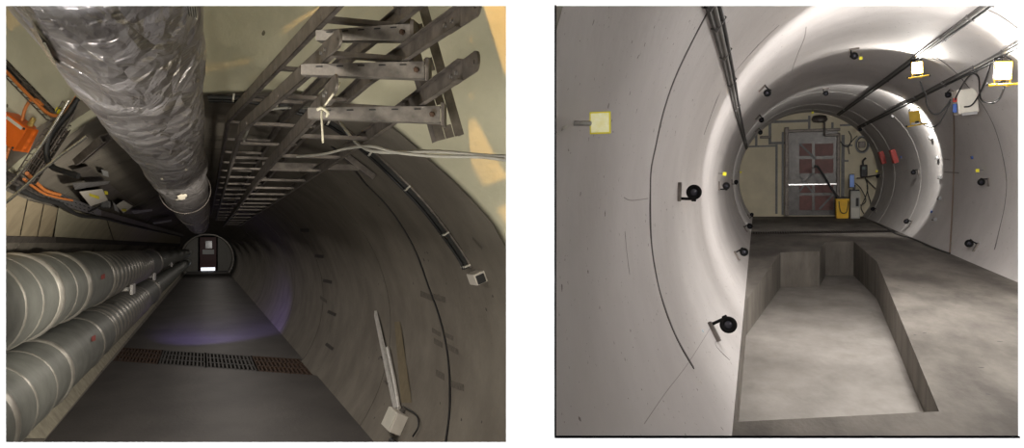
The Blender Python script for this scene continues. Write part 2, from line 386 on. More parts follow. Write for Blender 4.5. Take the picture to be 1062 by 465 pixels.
# ================================================================== LEFT TUNNEL : ducts
def foil_duct():
    c = V((-.222, 0, .625)); ys = [1.45, 1.6]+[1.7+.16*i for i in range(60)]+[11.5+.5*i for i in range(24)]
    t = thing('foil_duct', 'crumpled silver foil wrapped duct hanging along the tunnel crown', 'duct', LF, (c.x, 2.5, c.z))
    mb = MB(); rings = []; n = 40; rnd = random.Random(3)
    ph = [rnd.uniform(0, 6.3) for _ in range(8)]
    for y in ys:
        r0 = .207*(1+.22*max(0, min(1, (y-5)/8))); rr = []
        for k in range(n):
            a = 2*PI*k/n
            w_ = .006*math.sin(3*a+2.1*y+ph[0])+.005*math.sin(5*a-3.4*y+ph[1])+.003*math.sin(9*a+6*y+ph[2])+.003*math.sin(2*a+9.3*y)
            rr.append(V((c.x+(r0+w_)*math.cos(a), y, c.z+(r0+w_)*math.sin(a))))
        rings.append(rr)
    mb.rings(rings); mb.build('foil_jacket', foil, t)
    # striped label near the opening
    def on_d(px, py, off=0):
        d = LF.ray(px, py); R = .209+off; A = d.x**2+d.z**2; B = -2*(d.x*c.x+d.z*c.z); C_ = c.x**2+c.z**2-R*R
        return d*((-B-math.sqrt(max(0, B*B-4*A*C_)))/(2*A))
    lb = MB().patch([(193, 7), (203, 7), (205, 21), (199, 16)], on_d, .006, .004, 6, 4).build('striped_label', paper, t)
    for k in range(4):
        x = 194.2+2.5*k
        MB().patch([(x, 7), (x+1.1, 7), (x+2.6, 17+k*.8), (x+1.5, 16+k*.8)], on_d, .008, .002, 4, 1).build('label_stripe', black_rub, lb)
    # torn flap with bare foil at the left flank, and a splash of mastic further along
    MB().patch([(31, 30), (36, 29), (60, 70), (54, 66)], on_d, .008, .006, 8, 2).build('torn_foil_flap', mat('dull_wrap', (.16, .13, .09), .8, var=.4, scale=40), t)
    MB().patch([(44, 44), (47, 44), (58, 66), (56, 66)], on_d, .012, .004, 8, 2).build('bare_strip', chrome, t)
    mm = mat('mastic', (.72, .66, .55), .7, var=.2, scale=40)
    for (x, y, s) in ((188, 205, 4.5), (192, 203, 2.4), (184, 208, 2), (193, 176, 1.6), (168, 186, 1.6)):
        MB().patch([(x-s, y-s*.4), (x+s*.3, y-s*.8), (x+s, y+s*.3), (x-s*.4, y+s*.8)], on_d, .008, .004, 4, 4).build('mastic_patch', mm, t)
    # straps and hangers reaching the crown
    for y in (9.0, 13.5, 18.0):
        h = MB(); r_ = .25 if y > 8 else .22
        P = [V((c.x+r_*math.cos(a), y, c.z+r_*math.sin(a))) for a in [2*PI*k/32 for k in range(33)]]
        h.sweep(P, [V((p.x-c.x, 0, p.z-c.z)).normalized() for p in P], .05, .006, .004)
        zt = LF.cz+math.sqrt(LF.R**2-c.x**2)
        h.tube([V((c.x, y, c.z+r_)), V((c.x, y, zt+.01))], .008, 8); h.build('hanger', steel_dark, t)
foil_duct()
def spiral_duct(c, r, label, seams, cor, flange_px, sticker):
    """seam positions are depths along the tunnel"""
    t = thing('ventilation_duct', label, 'duct', LF, (c.x, 8, c.z))
    def prof(yA, yB, rr, step=None, amp=0, rib=None):
        out = []; y = yA
        if rib:
            while y < yB: out += [(rr, y), (rr, y+rib*.62), (rr+amp, y+rib*.74), (rr+amp, y+rib*.9)]; y += rib
            out.append((rr, yB))
        else: out = [(rr, yA), (rr, yB)]
        return out
    y0 = 4.2; ycs, yce = cor; yf = flange_px
    b = MB(); b.lathe(prof(y0, ycs, r, rib=None), (c.x, 0, c.z), (0, 1, 0), 40); b.build('smooth_section', duct_metal, t)
    b = MB(); b.lathe(prof(ycs, yce, r*.96, amp=.012, rib=(yce-ycs)/13), (c.x, 0, c.z), (0, 1, 0), 40); b.build('ribbed_section', duct_metal, t)
    b = MB(); st_ = (yce-ycs)/13
    for k in range(13):
        yy = ycs+st_*(k+.5); b.lathe([(r*.95, yy-.07), (r*1.0, yy-.04), (r*1.02, yy), (r*1.0, yy+.04), (r*.95, yy+.07)], (c.x, 0, c.z), (0, 1, 0), 40, True, False)
    b.build('ribs', duct_seam, t)
    b = MB(); b.lathe([(r*1.0, yce), (r*1.0, yf)], (c.x, 0, c.z), (0, 1, 0), 40); b.build('collar', duct_metal, t)
    b = MB(); b.lathe(prof(yf, END_L, r*.86, amp=.01, rib=3.2), (c.x, 0, c.z), (0, 1, 0), 32); b.build('far_section', duct_metal, t)
    for y, wd_, hh in seams+[(yf, .5, .03), (yce+.2, .3, .012)]:
        b = MB(); b.lathe([(r-.005, y-wd_/2), (r+hh*.7, y-wd_/2+.01), (r+hh, y), (r+hh*.7, y+wd_/2-.01), (r-.005, y+wd_/2)], (c.x, 0, c.z), (0, 1, 0), 40)
        b.build('seam_ring', duct_seam, t)
    def on_d(px, py, off=0):
        d = LF.ray(px, py); R = r+off; A = d.x**2+d.z**2; B = -2*(d.x*c.x+d.z*c.z); C_ = c.x**2+c.z**2-R*R
        return d*((-B-math.sqrt(max(0, B*B-4*A*C_)))/(2*A))
    x, y, s = sticker
    MB().patch([(x-s*.6, y-s*.4), (x+s*.6, y-s), (x+s*.6, y+s*.6), (x-s*.6, y+s)], on_d, .008, .006, 5, 4).build('red_sticker', red_stick, t)
    return t, on_d
def ddepth(c, px): return abs(c.x)*.80/abs(LF.ray(px, 290).x)      # where the near flank of a duct passes a column
CU, CLW = V((-1.545, 0, -.414)), V((-1.576, 0, -1.23))
spiral_duct(CU, .37, 'upper of the two big spiral ventilation ducts on the left wall', [(ddepth(CU, 17), .06, .01), (ddepth(CU, 36), .06, .008), (ddepth(CU, 56), .22, .022), (ddepth(CU, 73), .06, .008), (ddepth(CU, 87), .25, .022), (ddepth(CU, 114), .2, .02)],
            (ddepth(CU, 116), ddepth(CU, 156)), ddepth(CU, 166), (107, 287, 3.2))
spiral_duct(CLW, .347, 'lower of the two big spiral ventilation ducts, close above the floor', [(ddepth(CLW, 14), .12, .02), (ddepth(CLW, 35), .06, .008), (ddepth(CLW, 56), .06, .008), (ddepth(CLW, 72), .14, .02), (ddepth(CLW, 106), .12, .015), (ddepth(CLW, 118), .06, .012)],
            (ddepth(CLW, 119), ddepth(CLW, 154)), ddepth(CLW, 165), (97, 351, 3.6))
# wall brackets between the ducts
for (px, py, w_, lab) in ((137.5, 300, .34, 'nearest'), (160, 287, .30, 'second'), (178, 274.5, .3, 'farthest')):
    d = LF.ray(px, py); y = abs(-1.17)/abs(d.x); p = d*y
    t = thing('duct_bracket', '%s of the pale steel brackets holding the big ventilation ducts' % lab, 'bracket', LF, p, None, 'brackets between the spiral ducts')
    wl = -math.sqrt(LF.R**2-(p.z-LF.cz)**2)
    MB().box(((p.x+wl)/2, y, p.z), (p.x-wl, .07, .07), bev=.008).build('arm', steel_pale, t)
    MB().box((p.x+.0, y, p.z), (.05, .5, .17), bev=.01).build('end_plate', steel_pale, t)
    MB().box((wl+.03, y, p.z), (.03, .4, .2), bev=.008).build('wall_plate', steel_pale, t)

# ================================================================== LEFT TUNNEL : cable ladders
def rail_mesh(pts, h=.07, th=.004, fl_=.022, side=1, round_end=True):
    """C-shaped side rail through plan points"""
    mb = MB(); pts = [V(p) for p in pts]
    def strip(o0, o1, z0, z1):
        rg = []
        for i, p in enumerate(pts):
            tt = (pts[min(i+1, len(pts)-1)]-pts[max(i-1, 0)]).normalized(); n = V((tt.y, -tt.x, 0))*side
            rg.append([p+n*o0+V((0, 0, z0)), p+n*o1+V((0, 0, z0)), p+n*o1+V((0, 0, z1)), p+n*o0+V((0, 0, z1))])
        mb.rings(rg, True, False)
    strip(0, th, -h/2, h/2); strip(0, fl_, h/2-th, h/2); strip(0, fl_, -h/2, -h/2+th)
    return mb
def coupler(p, d, side, h=.066, L_=.15):
    """rounded hinge plate with a bolt hole at a rail's near end; d points towards the viewer"""
    d = d.normalized(); n = V((-d.y, d.x, 0))*side; up = V((0, 0, 1)); r = h/2; mb = MB()
    out = [p-d*.10-up*r, ]; k = 14
    outline = [p-d*.10-up*r]+[p+d*(L_-r)+d*(r*math.cos(a))+up*(r*math.sin(a)) for a in [-PI/2+PI*i/k for i in range(k+1)]]+[p-d*.10+up*r]
    cen = p+d*(L_-r); hr = .008
    # outline and hole bridged as two halves
    T = .006
    def half(sg):
        arc = [a for a in [PI*i/10 for i in range(11)]]
        hole = [cen+d*(hr*math.cos(a))+up*(sg*hr*math.sin(a)) for a in arc]
        outer = [p+d*(L_-r)+d*(r*math.cos(a))+up*(sg*r*math.sin(a)) for a in [PI/2*i/8 for i in range(9)]]+[p-d*.10+up*(sg*r), p-d*.10]
        poly = outer+hole[::-1]
        n0 = len(poly); fr_ = [q+n*.003 for q in poly]; bk = [q-n*T for q in poly]
        bm = bmesh.new(); vs = [bm.verts.new(q) for q in fr_]; f_ = bm.faces.new(vs)
        bmesh.ops.triangulate(bm, faces=[f_]); bm.verts.index_update()
        tris = [[v.index for v in q.verts] for q in bm.faces]; bm.free()
        mb.add(fr_, tris); mb.add(bk, tris); mb.add(fr_+bk, [(i, (i+1) % n0, n0+(i+1) % n0, n0+i) for i in range(n0)])
    half(1); half(-1)
    return mb
def ladder(label, h, left, right, ystart, yend, name_end):
    t = thing('cable_ladder', label, 'cable ladder', LF, (left[0][0], left[0][1], h), None, 'stacked cable ladders under the crown')
    def xat(P, y):
        for a, b in zip(P, P[1:]):
            if a[1] <= y <= b[1]: return a[0]+(b[0]-a[0])*(y-a[1])/(b[1]-a[1])
        return P[-1][0]
    for P, sd in ((left, 1), (right, -1)):
        pts = [V((x, y, h)) for x, y in P]
        r_ = rail_mesh(pts, side=sd).build('side_rail', steel_dark, t)
        d = pts[0]-pts[1]; coupler(pts[0], d, sd).build('hinge_plate', steel_dark, r_)
        n = V((d.y, -d.x, 0)).normalized()
        for k in (.06, .12): MB().lathe([(.007, -.012), (.007, .012)], pts[0]-d.normalized()*k, n, 8).build('bolt', steel, r_)
    y = ystart
    while y < yend-.2:
        xl, xr = xat(left, y), xat(right, y)
        MB().box(((xl+xr)/2, y, h-.012), (abs(xr-xl), .045, .018)).build('rung', steel_dark, t); y += .92 if y < 12 else 1.6
    return t
h3, h2, h1 = .58, .74, .90
def pz(px, py, h): p = LF.on_z(px, py, h); return (p.x, p.y)
ladder('lowest cable ladder, its rail ends nearest the right of the duct', h3,
       [pz(343, 93, h3), (.39, 5.6), (.385, 22)], [pz(481, 72, h3), pz(345, 167, h3), (.785, 22)], 3.15, 22, 'l')
ladder('middle cable ladder, bending left into the tunnel between the other two', h2,
       [pz(343, 48, h2), pz(248, 133, h2), (.20, 22)], [pz(478, 17, h2), pz(385, 80, h2), (.60, 5.3), (.6, 22)], 2.95, 22, 'm')
ladder('topmost cable ladder, nearest the tunnel crown and foil duct', h1,
       [(.455, 2.62), pz(235, 122, h1), (.10, 22)], [(.74, 2.62), (.63, 3.7), (.50, 5.67), (.5, 22)], 3.05, 22, 't')
# cantilever arms on the slotted post
def arm(l, r_, z, label):
    a, b = LF.on_z(*l, z), LF.on_z(*r_, z); e = (b-a).normalized(); q = V((-e.y, e.x, 0)); U = V((0, 0, 1)); Lr = (b-a).length
    t = thing('cantilever_arm', label, 'support arm', LF, b, None, 'cantilever arms of the cable ladders')
    hb, ha, w_ = .058, .032, .022
    m_ = MB()                                            # web that tapers to the tip, folded top and bottom flanges
    m_.prism([a-q*w_, a-q*w_-U*ha, b-q*w_-U*hb, b-q*w_], q*.004)
    m_.prism([a-q*w_, b-q*w_, b+q*w_, a+q*w_], U*.004)
    m_.prism([a-q*w_-U*ha, b-q*w_-U*hb, b+q*w_-U*hb, a+q*w_-U*ha], U*-.004)
    m_.build('arm_channel', mat('weathered_steel', (.20, .183, .167), .5, .6, var=.3, scale=16), t)
    for k in range(5):
        MB().box(a+e*(Lr*(.15+.17*k))-q*(w_+.0005)-U*.007, (.026, .003, .005), e, q, U).build('slot', black_rub, t)
    MB().box(b+e*.012-U*(hb/2), (.016, .07, .09), e, q, U, .004).build('root_plate', steel_dark, t)
    MB().lathe([(.011, 0), (.011, .012), (.006, .016)], b-e*.03-q*w_-U*(hb*.5), -q, 6, False).build('bolt', rust, t)
    return b
bA = arm((330, 34), (427, 27), h1-.045, 'cantilever arm under the topmost cable ladder'); bB = arm((314, 69), (441, 66), h2-.045, 'cantilever arm under the middle cable ladder'); bC = arm((321, 114), (457, 112), h3-.045, 'cantilever arm under the lowest cable ladder')
PY = bC.y+.06
b = LF.on_y(467, 143, PY); tpt = LF.on_y(428, 6, PY); ax = (tpt-b).normalized(); top = b+ax*((3.6-b.z)/ax.z)
t = thing('support_post', 'slotted steel channel post carrying the cantilever arms', 'post', LF, b)
sx = V((0, 1, 0)).cross(ax).normalized(); sx = sx if sx.x > 0 else -sx
Lp = (top-b).length; m_ = MB(); wP = .115; sl, gp = .085, .052; YY = V((0, 1, 0))
for s_ in (-1, 1):
    m_.box((b+top)/2+sx*(s_*(wP/2-.018)), (.036, .004, Lp), sx, YY, ax); m_.box((b+top)/2+sx*(s_*wP/2)+YY*.03, (.005, .062, Lp), sx, YY, ax)
k = 0.0
while k < Lp-.1: m_.box(b+ax*(k+gp/2), (.034, .004, gp), sx, YY, ax); k += gp+sl
m_.build('channel', steel_dark, t)
# bracket arm fixed to the vault where the lowest ladder enters the tunnel
wp = LF.cyl(374, 168); t = thing('wall_bracket', 'steel bracket on the vault under the lowest cable ladder, inside the portal', 'bracket', LF, wp)
yb = wp.y; l_ = LF.on_y(272, 178, yb); r_ = LF.on_y(372, 174, yb)
MB().box(((l_.x+r_.x)/2, yb, r_.z), (r_.x-l_.x, .04, .05), bev=.004).build('arm', steel_dark, t)
wa, wb = LF.cyl(359, 156, .03), LF.cyl(388, 184, .03); wa.y = wb.y = yb
k = (wb-wa); MB().box((wa+wb)/2, (.05, .07, k.length), V((0, 1, 0)).cross(k.normalized()), V((0, 1, 0)), k.normalized(), .004).build('wall_channel', steel_dark, t)
# pale cables slung across from the right
def cab(name, pts, r, m, label, cat='cable', fr=LF, group=None, k=6):
    P = [V(p) for p in pts]; return one(name, m, fr, MB().tube(P, r, 8, k), label, cat, group)
Y = LF.on_y
cab('cable', [Y(540, 168, 3.1), Y(500, 163, 3.3), Y(450, 162, 3.5), Y(410, 158, 3.7), Y(385, 152, 3.9), Y(360, 154, 4.3), Y(335, 160, 4.6), Y(300, 163, 5.1)], .0085, white_cable, 'upper pale cable sagging in from the right edge onto the lowest ladder', group='pale cables by the portal')
cab('cable', [Y(540, 163, 3.2), Y(500, 161, 3.4), Y(450, 157, 3.6), Y(395, 158, 3.8), Y(372, 150, 4.1), Y(355, 130, 4.5), Y(345, 116, 4.8), Y(315, 112, 5.2), Y(280, 114, 5.5), Y(262, 125, 5.7), Y(252, 150, 5.9)], .0085, white_cable, 'pale cable looping up behind the lowest cantilever arm and over the ladders', group='pale cables by the portal')
tie = MB().tube([Y(353, 86, 2.78), Y(346, 97, 2.80), Y(336, 111, 2.84), Y(333.5, 118, 2.84), Y(334, 130, 2.84), Y(335, 148, 2.86)], .004, 8, 5)
tie.tube([Y(329, 114, 2.84), Y(334, 112, 2.83), Y(340, 117, 2.84), Y(338, 121, 2.85)], .006, 8, 4)
one('cable_tie', mat('cream_tie', (.52, .49, .38), .5), LF, tie, 'cream tie knotted round the tip of the lowest cantilever arm', 'cable tie')

# ================================================================== LEFT TUNNEL : cable ring along the portal with its box
BP = [(140, 130), (180, 105), (217, 97), (257, 99), (295, 106), (342, 123), (380, 151), (413, 182), (446, 217), (479, 262), (487, 277)]
t = thing('cable_duct', 'dark curved cable duct clipped round the mouth of the vault', 'cable duct', LF, LF.cyl(446, 217))
P = spline([LF.cyl(*q, 0.0) for q in BP[2:]], 6)
MB().sweep(P, [LF.nrm(p) for p in P], .06, .045, -.004).build('channel', dark_cable, t)
off = [p+LF.nrm(p)*.05 for p in P]; MB().tube(off, .012, 8).build('cable', black_rub, t)
off = [p+LF.nrm(p)*.006+V((0, -.045, 0)) for p in P]; MB().tube(off, .012, 8).build('side_pipe', steel_dark, t)
for i in range(4, len(P)-2, 7):
    p = P[i]; n = LF.nrm(p); MB().box(p+n*.03+V((0, -.015, 0)), (.012, .10, .05), n.cross(V((0, 1, 0))), V((0, 1, 0)), n).build('clip', pale_plast, t)
def wall_box(name, px, py, size, m, label, cat, fr, lid=None, spin=0.0, lidname='lid', group=None):
    p = fr.cyl(px, py); X, Yv, Z = wall_rot(fr, p, spin)
    t = thing(name, label, cat, fr, p, (X, Yv, Z), group)
    MB().box((0, 0, size[2]/2-.003), size, bev=min(size)*.08).build('body', m, t)
    if lid: MB().box((0, 0, size[2]+.002), (size[0]*.9, size[1]*.9, .012), bev=.004).build(lidname, lid, t)
    return t, p, (X, Yv, Z)
t, p, rt = wall_box('junction_box', 500, 286, (.085, .17, .09), off_box, 'cream junction box closing the lower end of the curved cable duct', 'junction box', LF, None)
MB().box((-.005, -.088, .045), (.065, .012, .065), bev=.003).build('dark_end_cover', dark_cable, t)
# conduit with box at the lower right
t = thing('conduit_box', 'white steel box with two bright conduits on the lower right vault', 'box', LF, LF.cyl(415, 438))
p = LF.cyl(415, 439); X, Yv, Z = wall_rot(LF, p)
c = p+Z*.06; MB().box(c, (.2, .36, .12), X, Yv, Z, .01).build('body', off_box, t)
MB().box(c+Z*.065, (.19, .34, .012), X, Yv, Z, .004).build('cover', pale_plast, t)
MB().box(p+Z*.012+Yv*.14, (.27, .32, .024), X, Yv, Z, .004).build('back_plate', dark_mark, t)
Pq = [LF.cyl(411, 424, .03), LF.cyl(402, 385, .03), LF.cyl(389, 325, .03)]
MB().sweep(spline(Pq, 6), [LF.nrm(q) for q in spline(Pq, 6)], .075, .03, -.02).build('square_conduit', steel_pale, t)
Pq = [LF.cyl(414, 424, .03), LF.cyl(409, 395, .03), LF.cyl(402, 361, .03)]
MB().tube(spline(Pq, 6), .02, 10).build('round_conduit', steel_pale, t)
for q in ((399, 372), (404, 398)):
    pp = LF.cyl(*q); X2, Y2, Z2 = wall_rot(LF, pp); MB().box(pp+Z2*.02, (.02, .16, .06), X2, Y2, Z2).build('clamp', steel_dark, t)
MB().tube([LF.cyl(418, 422, .03), LF.cyl(431, 430, .03), LF.cyl(434, 442, .03), LF.cyl(428, 453, .03)], .008, 8, 6).build('cable_loop', black_rub, t)
MB().lathe([(.03, 0), (.03, .1), (.02, .12)], LF.cyl(406, 457, .05), V((0, -1, 0)), 12).build('gland', black_rub, t)

# small dark plates and marks on the right of the vault
plates = [((316, 239), 'first from the crown'), ((331, 266), 'second from the crown'), ((339.5, 292), 'third from the crown'), ((344, 325), 'fourth from the crown'), ((341.5, 359.5), 'lowest, nearest the floor')]
sp = [.02, .1, .2, .45, .65]
for (q, lab), s in zip(plates, sp):
    x, y = q; w_, h_ = 4.6, 1.7; cs, sn = math.cos(s), math.sin(s)
    Q = [(x+a*w_*cs-b_*h_*sn, y+a*w_*sn+b_*h_*cs) for a, b_ in ((-1, -1), (1, -1), (1, 1), (-1, 1))]
    one('fixing_plate', dark_mark, LF, MB().patch(Q, LF.cyl, .006, .01, 4, 2), 'small dark plate on the right vault, %s' % lab, 'plate', 'dark plates down the right vault')
marks = MB()
for (x0, y0, x1, y1, hh) in ((436, 304, 448, 309, 5), (449, 307, 462, 311, 5), (448, 342, 457, 347, 4), (460, 346, 470, 351, 4), (450, 353, 459, 358, 5), (462, 358, 475, 365, 5), (452, 386, 461, 391, 6), (466, 397, 481, 402, 6), (490, 247, 500, 258, 2.5), (332, 308, 339, 313, 3)):
    marks.patch([(x0, y0-hh*.5), (x1, y1-hh*.5), (x1, y1+hh*.7), (x0, y0+hh*.7)], LF.cyl, .003, .005, 4, 2)
marks.build('trim_8', stain, None, LF, kind='structure')
MB().patch([(409, 334), (415, 334), (427, 418), (416, 418)], LF.cyl, .003, .005, 8, 2).build('trim_9', ochre, None, LF, kind='structure')

# ================================================================== LEFT TUNNEL : floor grates
def lerp(a, b, k): return a+(b-a)*k
up = V((0, 0, .0))
for s in range(4):
    k0, k1 = .005+s*.25, .245+s*.25
    a, b, c, d = lerp(gA, gB, k0), lerp(gA, gB, k1), lerp(gC, gD, k1), lerp(gC, gD, k0)
    lab = ['drain grate section against the left duct, rusty', 'second drain grate section from the left, grey', 'third drain grate section from the left, grey', 'drain grate section against the right wall, rusty'][s]
    m = rust if s in (0, 3) else iron
    pt = lambda u_, v_: lerp(lerp(a, b, u_), lerp(d, c, u_), v_)
    t = thing('drain_grate', lab, 'grate', LF, pt(.5, .5), None, 'drain grate sections across the floor')
    f = MB(); T = (0, 0, -.04)
    rows = [0, .055, .32, .37, .635, .685, .945, 1.0]
    for r in range(0, 8, 2): f.prism([pt(0, rows[r]), pt(1, rows[r]), pt(1, rows[r+1]), pt(0, rows[r+1])], T)
    for e in ((0, .025), (.975, 1)): f.prism([pt(e[0], 0), pt(e[1], 0), pt(e[1], 1), pt(e[0], 1)], T)
    f.build('frame', m, t)
    g = MB(); n = 12
    for k in range(1, n):
        u0 = k/n-.018; g.prism([pt(u0, 0), pt(u0+.036, 0), pt(u0+.036, 1), pt(u0, 1)], T)
    g.build('bars', m, t)

# ================================================================== LEFT TUNNEL : left wall clutter
# lining panels above the upper duct
def panel(q, m, label, dr=.03, n=10): one('lining_panel', m, LF, MB().patch(q, LF.cyl, dr, .025, n, 4), label, 'panel', 'lining panels above the upper duct')
panel([(1, 196), (28, 207), (20, 246), (1, 246)], tan_pan, 'narrow tan lining panel at the left edge above the duct')
panel([(29, 208), (45, 212), (38, 246), (21, 246)], tan_pan, 'tan lining panel with a studded edge, second from the left edge')
panel([(46, 212), (60, 216), (54, 247), (39, 246)], tan_pan, 'third lining panel from the left edge, tan and narrow')
panel([(61, 214), (110, 227), (118, 252), (56, 247)], beige_pan, 'broad beige lining panel above the spiral duct')
panel([(111, 227), (187, 246), (187, 254), (119, 252)], beige_pan, 'far beige lining panel running towards the tunnel end')
MB().patch([(1, 245), (58, 246), (58, 252), (1, 252)], LF.cyl, .05, .03, 6, 1).build('trim_10', steel_dark, None, LF, kind='structure')
MB().patch([(58, 246), (187, 253), (187, 256), (58, 252)], LF.cyl, .05, .03, 10, 1).build('trim_11', dark_mark, None, LF, kind='structure')
MB().patch([(47, 455), (22, 455), (181, 289.5), (190, 282)], LF.cyl, .012, .02, 12, 3).build('lit_wall_foot', mat('lit_wall_beige', (.36, .33, .25), .85, var=.2, scale=6), None, LF, kind='structure')  # pale strip: light on the foot of the wall, put into the colour
# perforated cable tray with its cable bundle
t = thing('perforated_tray', 'long perforated cable tray running along the left wall into the tunnel', 'cable tray', LF, lsurf(60, 203))
MB().patch([(1, 174), (50, 197), (50, 208), (1, 186)], LF.cyl, .10, .02, 6, 2).build('tray_base', steel_dark, t)
MB().patch([(50, 196), (105, 218), (105, 225), (50, 209)], LF.cyl, .10, .02, 6, 2).build('tray_base', steel, t)
MB().patch([(105, 218), (190, 243), (190, 246), (105, 225)], LF.cyl, .10, .02, 6, 2).build('tray_base', steel_dark, t)
h_ = MB()
for k in range(22):
    for j in (.3, .7):
        x = 4+k*4.4; yt = (174+(x-1)*23/49) if x < 50 else 196+(x-50)*22/55; hh = 12 if x < 50 else 13-(x-50)*.1
        y = yt+hh*j; h_.patch([(x-1, y-.8), (x+1, y+.1), (x+1, y+1.1), (x-1, y+.2)], LF.cyl, .104, .003, 1, 1)
h_.build('holes', black_rub, t)
cb = [(20, 196), (40, 206), (60, 211), (70, 217), (85, 224), (110, 227), (145, 236), (190, 246)]
cab('cable_bundle', [LF.cyl(*q, .12) for q in cb], .022, dark_cable, 'thick black cable bundle drooping along the front of the perforated tray', 'cables')
cab('cable', [LF.cyl(*q, .15) for q in ((25, 186), (35, 194), (46, 201), (60, 205), (75, 208))], .011, orange_cable, 'orange cable lying in the perforated tray, lower one', group='orange cables')
cab('cable', [LF.cyl(*q, .16) for q in ((28, 180), (38, 190), (48, 198), (62, 202))], .014, orange_cable, 'orange cable entering the perforated tray, upper one', group='orange cables')
# wire mesh trays on the portal wall
def mesh_tray(q0, q1, w_, label, surf, off=.03):
    a, b = surf(*q0, off), surf(*q1, off); ax = (b-a); L_ = ax.length; ax.normalize(); sd = ax.cross(HN).normalized()
    t = thing('mesh_tray', label, 'cable tray', LF, a, None, 'wire mesh trays on the portal wall'); m_ = MB()
    for k in range(7):
        o_ = sd*((k/6-.5)*w_)+HN*(.05 if k in (0, 6) else 0); m_.tube([a+o_, b+o_], .005, 6)
    m_.build('long_wires', steel_dark, t); m_ = MB(); n = int(L_/.055)
    for k in range(n+1):
        p = a+ax*(L_*k/n); m_.tube([p-sd*(w_/2)+HN*.05, p-sd*(w_/2), p+sd*(w_/2), p+sd*(w_/2)+HN*.05], .005, 6)
    m_.build('cross_wires', steel_dark, t)
    MB().box((a+b)/2-HN*.012, (w_*.96, .004, L_), sd, HN, ax).build('bed', dark_mark, t)
    return t
mesh_tray((33, 186), (80, 113), .13, 'wire mesh tray climbing from the perforated tray to behind the foil duct', on_hw)
mesh_tray((6, 66), (60, 122), .07, 'narrow mesh tray slanting down from the left edge above the orange box', on_hw)
cab('cable', [on_hw(*q, .08) for q in ((2, 68), (15, 76), (30, 92), (48, 110), (58, 119), (66, 122), (74, 120), (82, 112), (90, 100))], .013, orange_cable, 'orange cable following the narrow mesh tray and looping up behind the foil duct', group='orange cables')
cab('cable', [on_hw(*q, .07) for q in ((31, 127), (34, 115), (40, 106), (47, 106), (52, 111))], .011, orange_cable, 'short orange cable leaving the top of the orange box', group='orange cables')
cab('cable', [on_hw(*q, .07) for q in ((18, 153), (15, 162), (11, 170), (2, 178))], .013, orange_cable, 'short orange cable hanging from the bottom of the orange box', group='orange cables')
cab('cable', [on_hw(*q, .10) for q in ((92, 105), (80, 122), (66, 138), (60, 150), (60, 165), (66, 175), (80, 180), (92, 184))], .022, black_rub, 'thick black cable curving down beside the climbing mesh tray')
cab('cable', [on_hw(*q, .05) for q in ((4, 62), (11, 69), (20, 78), (28, 86))], .013, black_rub, 'thin black cable end over the narrow mesh tray at left edge')
# orange box
c0 = on_hw(24.5, 138.5); ca, sa = math.cos(-.60), math.sin(-.60)
X = (HE*ca+V((0, 0, 1))*sa).normalized(); Z = HN; Yv = Z.cross(X)
t = thing('orange_box', 'bright orange enamelled box with cables on the left portal wall', 'box', LF, c0, (X, Yv, Z))
MB().box((0, 0, .06), (.235, .19, .13), bev=.008).build('housing', orange, t)
MB().box((0, 0, .128), (.235, .19, .012), bev=.005).build('lid', orange, t)
MB().box((.01, .072, .136), (.15, .022, .004)).build('text_strip', pale_plast, t)
s_ = MB()
for a_ in (-1, 1):
    for b_ in (-1, 1): s_.lathe([(.009, 0), (.009, .006)], (a_*.1, b_*.08-.0, .133), (0, 0, 1), 8)
s_.build('screws', dark_mark, t)
for gx, gy in ((-.05, -1), (.06, 1)):
    g = MB().lathe([(.022, 0), (.022, .025), (.017, .03), (.017, .06), (.012, .07)], (gx, gy*.09, .06), (0, gy, 0), 8, False); g.build('cable_gland', brass, t)
# bright steel conduits crossing in front
def con(pts, r, label): cab('conduit', pts, r*.5, chrome, label, 'pipe', LF, 'bright steel conduits at left', 5)
con([on_hw(q[0], q[1], .3) for q in ((-6, 229), (6, 222), (36, 203), (54, 185), (72, 163), (84, 145), (97, 124), (104, 112))], .022, 'upper bright steel conduit rising from the left edge towards the foil duct')
con([on_hw(q[0], q[1], .3) for q in ((-6, 248), (6, 239), (36, 217), (60, 197), (75, 183), (95, 167), (113, 154), (122, 147))], .022, 'lower bright steel conduit rising from the left edge towards the foil duct')
# grey plates, angled bars, boxes with yellow labels
t = thing('grey_plate', 'long grey steel plate on the left vault behind the foil duct', 'steel plate', LF, LF.cyl(95, 185))
MB().patch([(76, 176), (92, 172), (150, 222), (128, 222)], LF.cyl, .06, .03, 8, 2).build('plate', steel_dark, t)
MB().patch([(105, 176), (112, 178), (113, 184), (107, 182)], LF.cyl, .075, .012, 2, 2).build('label_tag', gray_led, t)
def strut(a, b, w_, h_, m, label): 
    A, B = lsurf(*a, .10), lsurf(*b, .10); ax = (B-A); L_ = ax.length; ax.normalize(); n = (LF.nrm((A+B)/2)-ax*LF.nrm((A+B)/2).dot(ax)).normalized(); sd = ax.cross(n)
    mb = MB(); C0 = (A+B)/2
    mb.box(C0, (w_, .006, L_), sd, n, ax); 
    for s in (-1, 1): mb.box(C0+sd*(s*w_/2)+n*(h_/2), (.006, h_, L_), sd, n, ax); mb.box(C0+sd*(s*(w_/2-.012))+n*h_, (.024, .006, L_), sd, n, ax)
    one('channel_bar', m, LF, mb, label, 'steel bar', 'channel bars behind the foil duct')
strut((80, 164), (108, 140), .07, .05, steel_dark, 'short channel bar just under the upper bright conduit')
def blade(q, label):
    a, b, c, d = q; mb = MB().patch(q, lambda x, y, o: lsurf(x, y, .16+o), .0, .03, 6, 2)
    one('bracket_blade', steel, LF, mb, label, 'bracket', 'grey bracket blades along the left vault')
blade([(75, 190), (114, 188), (112, 191), (78, 197)], 'nearest grey bracket blade, above the box with yellow labels')
blade([(136, 219), (158, 217), (158, 219), (139, 222)], 'second grey bracket blade, beyond the pale fitting')
